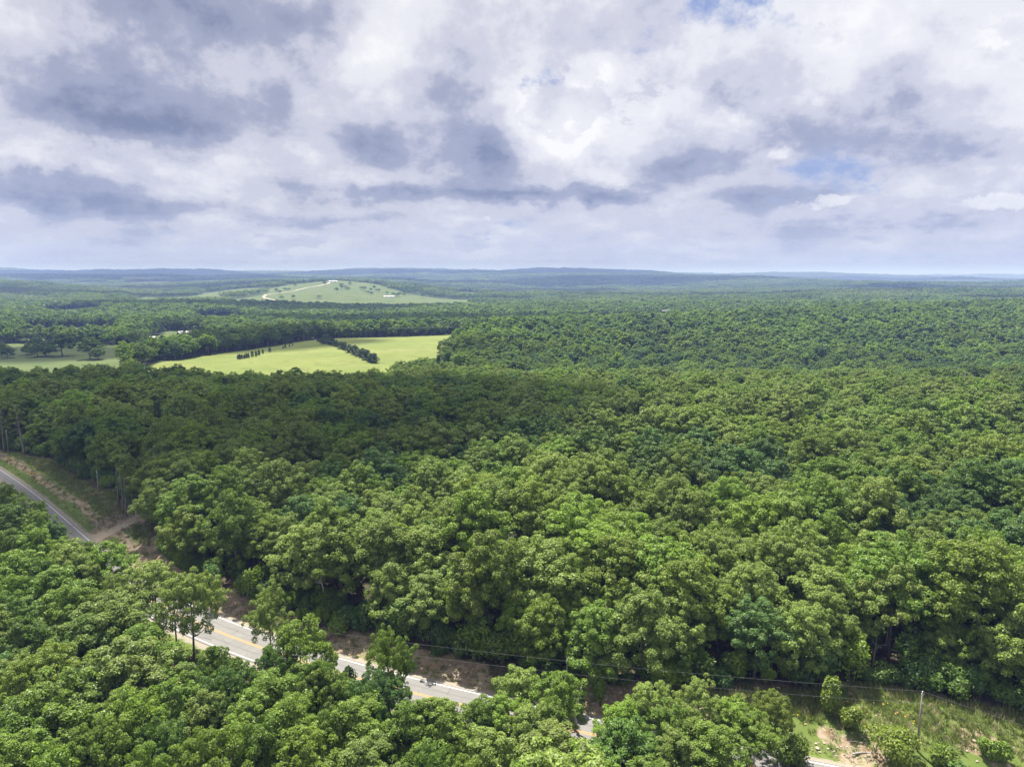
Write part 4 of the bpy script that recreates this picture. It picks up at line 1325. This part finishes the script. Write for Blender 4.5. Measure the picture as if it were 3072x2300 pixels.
# the leaning dead tree and the bare-trunked pines by the clearing
b_, t_ = ground(25, 456), None
H = CAM_Z - ray(21, 404)[1] * b_[1] - b_[2]
mb = snag(860, H, .34, 7, 3, .1, 2.0)
o = dead('dead_tree', b_, mb, M_SNAG, 'tall grey dead tree leaning left at the clearing edge')
o.rotation_euler = (0, R(-7), 0)
mb = snag(861, H * .9, .24, 7, 3, .3, 2.0)
dead('dead_tree', ground(4, 452), mb, M_SNAG, 'grey dead tree at the very left beside the far utility pole')
for k, (x, y, ty, nm) in enumerate([(119, 506, 436, 'leftmost'), (123.5, 515, 446, 'second'), (126.5, 517, 452, 'third'), (130, 508, 455, 'fourth'), (133.5, 515, 462, 'rightmost')]):
    b_ = ground(x, y)
    Ht = CAM_Z - ray(x - 2, ty)[1] * b_[1] - b_[2]
    root = empty('bare_trunk_tree', b_, RNG.uniform(0, 6))
    mb = snag(870 + k, Ht, .21, 7, 3, .25, 1.3)
    mb.build('trunk', M_SNAG, root, True)
    rng = np.random.default_rng(880 + k)
    P, Nn = crown_points(rng, Ht, 1.9, .66, 6, 5, 60, .7)
    cv, cf = leaves(rng, P, Nn, .2)
    obj('crown', mesh_np('crown', cv, cf, [LEAF[1]]), root)
    tag(root, f'tall bare-trunked tree with thin top by the dirt drive, {nm} of five', 'tree', 'bare-trunked trees by the drive')

# ------------------------------------------------------------------ roadside cedars and shrubs
(cv, cf), mb = broadleaf(990, 10.0, 3.0, .12, 13, 13, 90, .62, .13, .4)
root = empty('locust_tree', top_at(1122 * k1024, 1436 * k1024, 9.5)); obj('crown', mesh_np('crown', cv, cf, [LEAF[4]]), root); mb.build('trunk', M_BARK, root, True)
tag(root, 'feathery light green tree between the road and the bottom trees', 'tree')
(cv, cf), mb = cedar(991, 4.6, 1.5, 1400, .16)
root = empty('pine_sapling', top_at(752 * k1024, 1438 * k1024, 4.6)); obj('crown', mesh_np('crown', cv, cf, [M_PINE]), root); mb.build('trunk', M_BARK, root, True)
tag(root, 'small dark pine sapling standing against the road', 'tree')
shrubs = [(1720, 1598, 3.6, 2.9, 0, 'rounded green bush at the bottom of the verge'), (1931, 1579, 3.8, 3.4, 1, 'broad green bush below the utility pole'),
          (1298, 1446, 5.5, 1.3, 0, 'narrow green sapling on the bank beyond the road'), (1240, 1490, 3.6, 1.9, 3, 'leafy bush on the bank left of the narrow sapling'),
          (1800, 1440, 6.0, 1.5, 1, 'slender yellowish sapling at the verge edge with pale trunk'), (2040, 1610, 2.4, 2.2, 1, 'low bush at the bottom right of the pole'),
          (1590, 1510, 4.0, 2.0, 1, 'weedy shrub on the bank left of the verge'), (1840, 1520, 3.0, 1.6, 1, 'weedy shrub in the middle of the verge'), (2150, 1590, 2.6, 1.8, 0, 'low green shrub in the bottom right corner')]
for k, (x, y, H, Rr, t_, lab) in enumerate(shrubs):
    c_, mb = bush(720 + k, H, Rr, 2600, .17)
    root = empty('shrub', top_at(x * k1024, y * k1024, H))
    obj('crown', mesh_np('crown', c_[0], c_[1], [LEAF[t_]]), root); mb.build('stem', M_BARK, root, True)
    tag(root, lab, 'shrub')

# ------------------------------------------------------------------ power line along the road
def utility_pole(loc, H, label, arm=False):
    root = empty('utility_pole', loc)
    mb = MB(); mb.tube([(0, 0, -.5), (0, 0, H * .5), (0, 0, H)], [.14, .12, .095], 10); mb.build('pole', M_POLE, root, True)
    mb = MB(); mb.tube([(0, 0, H), (0, 0, H + .1), (0, 0, H + .12), (0, 0, H + .26), (0, 0, H + .3)], [.03, .03, .09, .075, .03], 8); mb.build('insulator', M_PORC, root, True)
    mb = MB(); mb.box((0, -.16, H - 1.25), (.09, .2, .12)); mb.build('bracket', M_GALV, root)
    mb = MB(); mb.tube([(0, 0, H - .32), (0, 0, H - .04)], .135, 10); mb.build('band', M_GALV, root)
    tag(root, label, 'utility pole', 'poles of the roadside power line')
    return np.array([*loc[:2], loc[2] + H + .28]), np.array([loc[0], loc[1] - .22, loc[2] + H - 1.25])
p1b = ground(917, 750); 
H1 = CAM_Z - ray(924, 692.5)[1] * p1b[1] - p1b[2]
p2b = ground(99.4, 501.5); H2 = CAM_Z - ray(99, 471)[1] * p2b[1] - p2b[2]
p3b = ground(8.5, 452.5); H3 = CAM_Z - ray(8, 430.5)[1] * p3b[1] - p3b[2]
print('poles', p1b, H1, p2b, H2, p3b, H3)
A1 = utility_pole(p1b, H1, 'grey wooden utility pole rising from the weedy verge')
hx, hy = -52.0, 103.0
AH = utility_pole((hx, hy, gz(hx, hy)), 9.2, 'wooden utility pole hidden among the trees on the near side')
A2 = utility_pole(p2b, H2, 'wooden utility pole standing in the grassy clearing')
A3 = utility_pole(p3b, H3, 'wooden utility pole at the left edge of the photo')
e0 = p1b + (p1b - np.array([hx, hy, 0])) * np.array([.55, 1.0, 0]) + np.array([18, -28, 0])
e0[2] = gz(e0[0], e0[1])
A0 = (np.array([95.0, 52.0, 9.3]), np.array([95.0, 51.8, 7.8]))
A4 = (np.array([-235.0, 270.0, 12.0]), np.array([-235.0, 270.0, 10.7]))
def wire(pts, sag, label, r_=.013, name='power_wire'):
    mb = MB()
    allp = []
    for a, b in zip(pts[:-1], pts[1:]):
        t = np.linspace(0, 1, 25)[:-1]
        P = a[None] * (1 - t[:, None]) + b[None] * t[:, None]
        P[:, 2] -= sag * 4 * t * (1 - t)
        allp.append(P)
    allp.append(pts[-1][None])
    mb.tube(np.vstack(allp), r_, 5)
    return tag(mb.build(name, M_WIRE), label, 'wire')
wire([AH[0], A1[0], A0[0]], 1.3, 'upper wire strung across the road to the verge utility pole', .009)
wire([AH[1], A1[1], A0[1]], 1.5, 'lower wire strung across the road to the verge utility pole', .009)
wire([A4[0], A3[0], A2[0], AH[0]], 1.3, 'thin upper wire between the clearing utility poles', .006)
wire([A4[1], A3[1], A2[1], AH[1]], 1.5, 'thin lower wire between the clearing utility poles', .006)
g_ = np.array([p1b[0] + 5.0, p1b[1] - 4.0, 0]); g_[2] = gz(g_[0], g_[1])
mb = MB(); mb.tube([p1b + np.array([0, 0, H1 - 1.8]), g_], .012, 5); tag(mb.build('guy_wire', M_GALV), 'thin guy wire slanting down from the verge utility pole', 'wire')

# ------------------------------------------------------------------ chevron signs at the bend
def chevron_sign(loc, rz, label, back=False):
    root = empty('chevron_sign', loc, rz)
    mb = MB(); mb.box((0, .03, 1.0), (.06, .05, 2.0)); mb.build('post', M_GALV, root)
    mb = MB(); mb.box((0, 0, 2.0), (.62, .012, .76)); mb.build('sign_panel', M_YELLOW, root)
    mb = MB()
    for s in (1, -1):
        v = np.array([(-.20, 0), (-.04, 0), (.20, s * .30), (.04, s * .30)])
        vv = np.array([(x, -.010 - e, 2.0 + z) for e in (0, .004) for x, z in v])
        mb.add(vv, [(0, 1, 2, 3), (4, 5, 6, 7), (0, 1, 5, 4), (1, 2, 6, 5), (2, 3, 7, 6), (3, 0, 4, 7)])
    mb.build('chevron', M_BLACK, root)
    tag(root, label, 'sign')
sg = ground(32.3, 478.5)
sg = ground(32.5, 479.5)
rz = math.atan2(sg[1], sg[0]) - math.pi / 2
chevron_sign(sg, rz, 'yellow sign with black chevron beside the curving road')

# ------------------------------------------------------------------ hedgerow cedars and shrubs of the hay field
CED = []
for k in range(4):
    (cv, cf), mb = cedar(60 + k, 7.2, [2.5, 2.2, 2.8, 2.0][k], 900, .34)
    tv, tf = mb.arrays()
    CED.append((mesh_np('crown', cv, cf, [M_CEDAR]), mesh_np('trunk', tv, tf, [M_BARK])))
def put_cedar(p, k, sx, sz, label, group, name='cedar_tree', cat='tree'):
    root = empty(name, p, RNG.uniform(0, 6.28)); root.scale = (sx, sx, sz)
    obj('crown', CED[k][0], root); obj('trunk', CED[k][1], root)
    tag(root, label, cat, group)
row = [(235, 358, .55), (290, 378, 1.1), (332, 386, 1.15), (372, 396, .9), (420, 408, 1.1), (462, 420, 1.0), (522, 448, 1.2), (572, 462, .95), (632, 496, 1.1), (702, 520, 1.2), (750, 540, 1.0), (800, 558, 1.2), (848, 588, 1.3), (905, 616, 1.3), (945, 628, 1.0)]
for n_, (cx, cy_, s) in enumerate(row):
    p = ground((900 + cx / 4.254) / 3, (940 + cy_ / 4.254) / 3)
    put_cedar(p, n_ % 4, s * RNG.uniform(1.0, 1.55), s * RNG.uniform(.65, 1.1), f'dark cedar in the diagonal hedgerow across the hay field, {ordinal(n_ + 1)} from top', 'hedgerow cedars')
row = [(1065, 470, .5), (1085, 470, .55), (1110, 466, .5), (1140, 462, .5), (1165, 456, .55), (1190, 452, .5), (1235, 440, .6), (1280, 434, .6), (1315, 420, .6), (1362, 402, .5), (1446, 384, .55), (1607, 342, .35), (1632, 332, .4), (1682, 318, .3), (1720, 308, .25)]
for n_, (cx, cy_, s) in enumerate(row):
    p = ground((450 + cx / 4.022) / 3, (960 + cy_ / 4.022) / 3)
    put_cedar(p, n_ % 4, s * .85, s * 1.0, f'small dark cedar shrub on the left slope of the field, {ordinal(n_ + 1)} from left', 'small cedars on the field slope', 'cedar_shrub', 'shrub')
# dark round trees poking up before the field's lower edge
for n_, (x, y, H, s) in enumerate([(640, 789, 16, .9), (606, 796, 14, .8), (720, 805, 13, .8)]):
    loc = top_at(x * k1024, y * k1024, H)
    root = empty('oak_tree', loc, n_); root.scale = (s, s, H / NEAR[5 + n_][2])
    c_ = obj('crown', NEAR[5 + n_][0], root); c_.material_slots[0].link = 'OBJECT'; c_.material_slots[0].material = LEAF[3]
    obj('trunk', NEAR[5 + n_][1], root)
    tag(root, ['dark tree standing tallest before the hay field', 'dark tree left of the tallest one before the hay field', 'dark tree below the hedgerow end before the hay field'][n_], 'tree')

# ------------------------------------------------------------------ trees of the valley pastures, each its own
def field_tree(p, H, Rr, mesh_i, tint, label, group, name='pasture_tree', m_=None):
    cm, tm, h0, r0 = NEAR[mesh_i][:4]
    root = empty(name, p, RNG.uniform(0, 6.28)); root.scale = (Rr / r0, Rr / r0, H / h0)
    c_ = obj('crown', cm, root); c_.material_slots[0].link = 'OBJECT'; c_.material_slots[0].material = m_ or LEAF[tint]
    obj('trunk', tm, root)
    tag(root, label, 'tree', group)
S5 = 460 / 2212 / 3
lone = [(20, 520, 13, 6, 'dark tree cut by the left edge of the pasture'), (110, 545, 10, 6, 'low dark tree beside the pasture edge tree'), (400, 500, 9, 5, 'small tree at the left of the pasture clump'), (470, 480, 13, 5, 'thin taller tree in the pasture clump'),
        (540, 530, 12, 8, 'broad tree at the middle of the pasture clump'), (660, 510, 13, 7, 'rounded tree right in the pasture clump'), (900, 518, 20, 11, 'largest round dark tree in the left pasture'), (1300, 560, 18, 9, 'big dark tree right of the largest pasture tree'),
        (1420, 570, 10, 6, 'small tree leaning on the big dark pasture tree'), (1905, 400, 16, 5, 'tall thin tree beside the pasture lane'), (1770, 320, 8, 6, 'small bushy tree at the pasture lane'), (1980, 380, 16, 6, 'pale leafy tree before the pines')]
for n_, (x, y, H, Rr, lab) in enumerate(lone):
    p = ground(x * S5, 320 + y * S5)
    field_tree(p, H, Rr, [5, 5, 9, 7, 9, 5, 9, 5, 5, 7, 9, 8][n_], [3, 3, 3, 5, 3, 3, 5, 3, 3, 0, 3, 4][n_], lab, 'lone trees of the left pasture')
for n_, (x, Y, H, Rr) in enumerate([(-8, 742, 11, 7), (8, 738, 11, 6), (22, 745, 12, 6), (34, 740, 10, 6), (46, 742, 7, 5), (57, 738, 6.5, 6), (68, 740, 6, 6), (80, 744, 6.5, 6), (91, 741, 8, 7), (103, 746, 6.5, 5), (114, 752, 7, 5), (124, 765, 12, 7), (137, 790, 11, 6)]):
    X, Y = col(x, Y)
    field_tree((X, Y, gz(X, Y)), H, Rr, (5, 9, 7, 8)[n_ % 4], [0, 3, 0, 5, 0, 3, 0][n_ % 7], f'tree in the row behind the left pasture, {ordinal(n_ + 1)} from left', 'row of trees behind the left pasture')
for n_ in range(16):
    x = 118 + n_ * 5.9 + RNG.uniform(-2, 2); Y = 565 + n_ * 5.2 + RNG.uniform(-8, 8)
    X, Y = col(x, Y)
    cm, tm, h0, r0 = PINES[n_ % 2][:4]
    H = RNG.uniform(11.5, 15) + (1.5 if n_ > 10 else 0)
    root = empty('pine_tree', (X, Y, gz(X, Y)), RNG.uniform(0, 6)); root.scale = (1.35, 1.35, H / h0)
    obj('crown', cm, root); obj('trunk', tm, root)
    tag(root, f'dark pine in the grove left of the hay field, {ordinal(n_ + 1)} from left', 'tree', 'pine grove left of the hay field')

# ------------------------------------------------------------------ transmission structure and line behind the field
hb = ground(306, 340.2)
root = empty('transmission_structure', hb, R(12))
Hh = 13.5
for s in (-1, 1):
    mb = MB(); mb.tube([(s * 2.0, 0, -.5), (s * 2.0, 0, Hh)], [.22, .15], 8); mb.build('leg', M_POLE, root, True)
mb = MB(); mb.box((0, 0, Hh - 1.6), (9.0, .22, .28)); mb.build('crossarm', M_POLE, root)
for s in (1, -1):
    mb = MB(); mb.tube([(-2.0 * s, .1 * s, Hh - 7.5), (2.0 * s, .1 * s, Hh - 2.5)], .11, 6); mb.build('brace', M_POLE, root)
for s in (-4.0, 0, 4.0):
    mb = MB(); mb.tube([(s, 0, Hh - 1.75), (s, 0, Hh - 2.7)], [.09, .12], 6); mb.build('insulator', M_PORC, root)
tag(root, 'two-legged wooden transmission structure at the top of the field', 'pylon')
d_ = np.array([math.cos(R(12)), math.sin(R(12)), 0])
for s, nm in ((-4.0, 'left'), (0.0, 'middle'), (4.0, 'right')):
    a = hb + d_ * s + np.array([0, 0, Hh - 2.7])
    wire([a + np.array([-330, 190, -16]), a, a + np.array([420, 120, 10])], 4.0, f'{nm} conductor of the transmission line behind the hay field', .035)
p = ground(357.6, 337.5)
root = empty('far_utility_pole', p)
mb = MB(); mb.tube([(0, 0, -.3), (0, 0, 10.0)], [.2, .15], 8); mb.build('pole', M_POLE, root)
mb = MB(); mb.box((0, 0, 9.6), (2.0, .12, .14)); mb.build('crossarm', M_POLE, root)
tag(root, 'lone grey pole at the back edge of the hay field', 'utility pole')

# ------------------------------------------------------------------ farm buildings
def barn(name, p, L, Wd, h, rise, rz, label, roofm=M_ROOF, wallm=M_WALL, doors=2, cat='barn', wins=0):
    root = empty(name, p, rz)
    mb = MB()
    x, y = L / 2, Wd / 2
    v = [(-x, -y, -1), (x, -y, -1), (x, y, -1), (-x, y, -1), (-x, -y, h), (x, -y, h), (x, y, h), (-x, y, h), (-x, 0, h + rise), (x, 0, h + rise)]
    mb.add(v, [(0, 1, 5, 4), (2, 3, 7, 6), (1, 2, 6, 5), (3, 0, 4, 7)], [(5, 6, 9), (7, 4, 8)])
    mb.build('wall', wallm, root)
    e = .5
    for s in (-1, 1):
        mb = MB()
        dy = y + e; dzz = rise * e / y
        a = np.array([(-x - e, s * dy, h - dzz), (x + e, s * dy, h - dzz), (x + e, 0, h + rise), (-x - e, 0, h + rise)]) + np.array([0, 0, .04])
        b = a + np.array([0, 0, .12])
        mb.add(np.vstack([a, b]), [(0, 1, 2, 3), (4, 5, 6, 7), (0, 1, 5, 4), (1, 2, 6, 5), (2, 3, 7, 6), (3, 0, 4, 7)])
        mb.build('roof', roofm, root)
    for i_ in range(doors):
        xx = (i_ + .5) / doors * L - x
        mb = MB(); mb.box((xx, -y - .03, h * .4), (L / doors * .42, .08, h * .8)); mb.build('door', M_GLASS if wins == 0 else M_WALL, root)
    for i_ in range(wins):
        xx = (i_ + .5) / wins * L - x
        mb = MB(); mb.box((xx, -y - .04, h * .6), (1.1, .06, 1.1)); mb.build('window', M_GLASS, root)
    return tag(root, label, cat)
def face(p): return math.atan2(p[1], p[0]) - math.pi / 2
p = ground(185, 335.5); print('barn', p)
barn('barn', p, 14, 10, 2.8, 2.8, face(p) + .35, 'weathered barn with broad pale metal roof in the valley')
p = ground(152, 338.5); barn('shed', p, 6, 3.5, 1.9, .8, face(p), 'low pale shed at the left of the valley barn', cat='shed', doors=1)
p = ground(333, 281.8); barn('barn', p, 30, 10, 3.2, 2.2, face(p) + .05, 'long white-roofed barn on top of the far pasture hill', wallm=M_WHITE)
p = ground(389, 297.0); barn('barn', p, 30, 9, 2.8, 2.0, face(p) - .05, 'long white-roofed barn at the right foot of the far hill', wallm=M_WHITE)
# house roofs glimpsed between the crowns
for n_, (x, y, z, lab) in enumerate([(540, 401.5, 7.5, 'house with brownish roof glimpsed between crowns in the middle woods'), (352, 404, 6.0, 'pale roofed house glimpsed through the shaded woods')]):
    q_ = at(x, y, z); g_ = gz(q_[0], q_[1]); q_ = at(x, y, z + g_)
    barn('house', (q_[0], q_[1], gz(q_[0], q_[1])), 13, 9, 4.6, 3.0, .3 - .9 * n_, lab, M_ROOF2 if n_ == 0 else M_ROOF, M_WHITE, 1, 'house', 3)
for n_, (x, y, lab) in enumerate([(915, 297.2, 'white farmhouse in the distant woods at right'), (666, 311, 'white house among far trees right of centre')]):
    tx, s_ = ray(x, y)
    Yh = [1900, 1150, 1500][n_]
    zz = CAM_Z - s_ * Yh
    barn('house', (tx * Yh, Yh, zz - 6), 14, 9, 5.5, 3.0, .3, lab, M_ROOF, M_WHITE, 1, 'house', 2)

# ------------------------------------------------------------------ single trees on the far pasture hill
hill = [(510, 62), (430, 90), (705, 85), (865, 85), (868, 118), (905, 115), (932, 125), (820, 150), (657, 205), (1145, 140), (1120, 165), (1150, 172), (1178, 125), (1215, 145), (1300, 170), (1360, 190), (1395, 190), (1420, 188), (1462, 185), (410, 210), (300, 220), (280, 165), (1050, 122), (1085, 130), (948, 80), (1505, 165), (1635, 195), (330, 135), (365, 130), (250, 150), (575, 55)]
for n_, (cx, cy_) in enumerate(hill):
    p = ground((750 + cx / 3.16) / 3, (830 + cy_ / 3.16) / 3)
    H = RNG.uniform(10, 16)
    me = FC[n_ % 5]
    root = empty('pasture_tree', p, RNG.uniform(0, 6)); root.scale = (1.25, 1.25, H / 15)
    c_ = obj('crown', me, root); c_.material_slots[0].link = 'OBJECT'; c_.material_slots[0].material = LEAF[3]
    tag(root, f'tiny dark tree dotted on the far pasture hill, {ordinal(int(sum(1 for h_ in hill if h_[0] < cx)) + 1)} from left', 'tree', 'trees dotted over the far pasture hill')
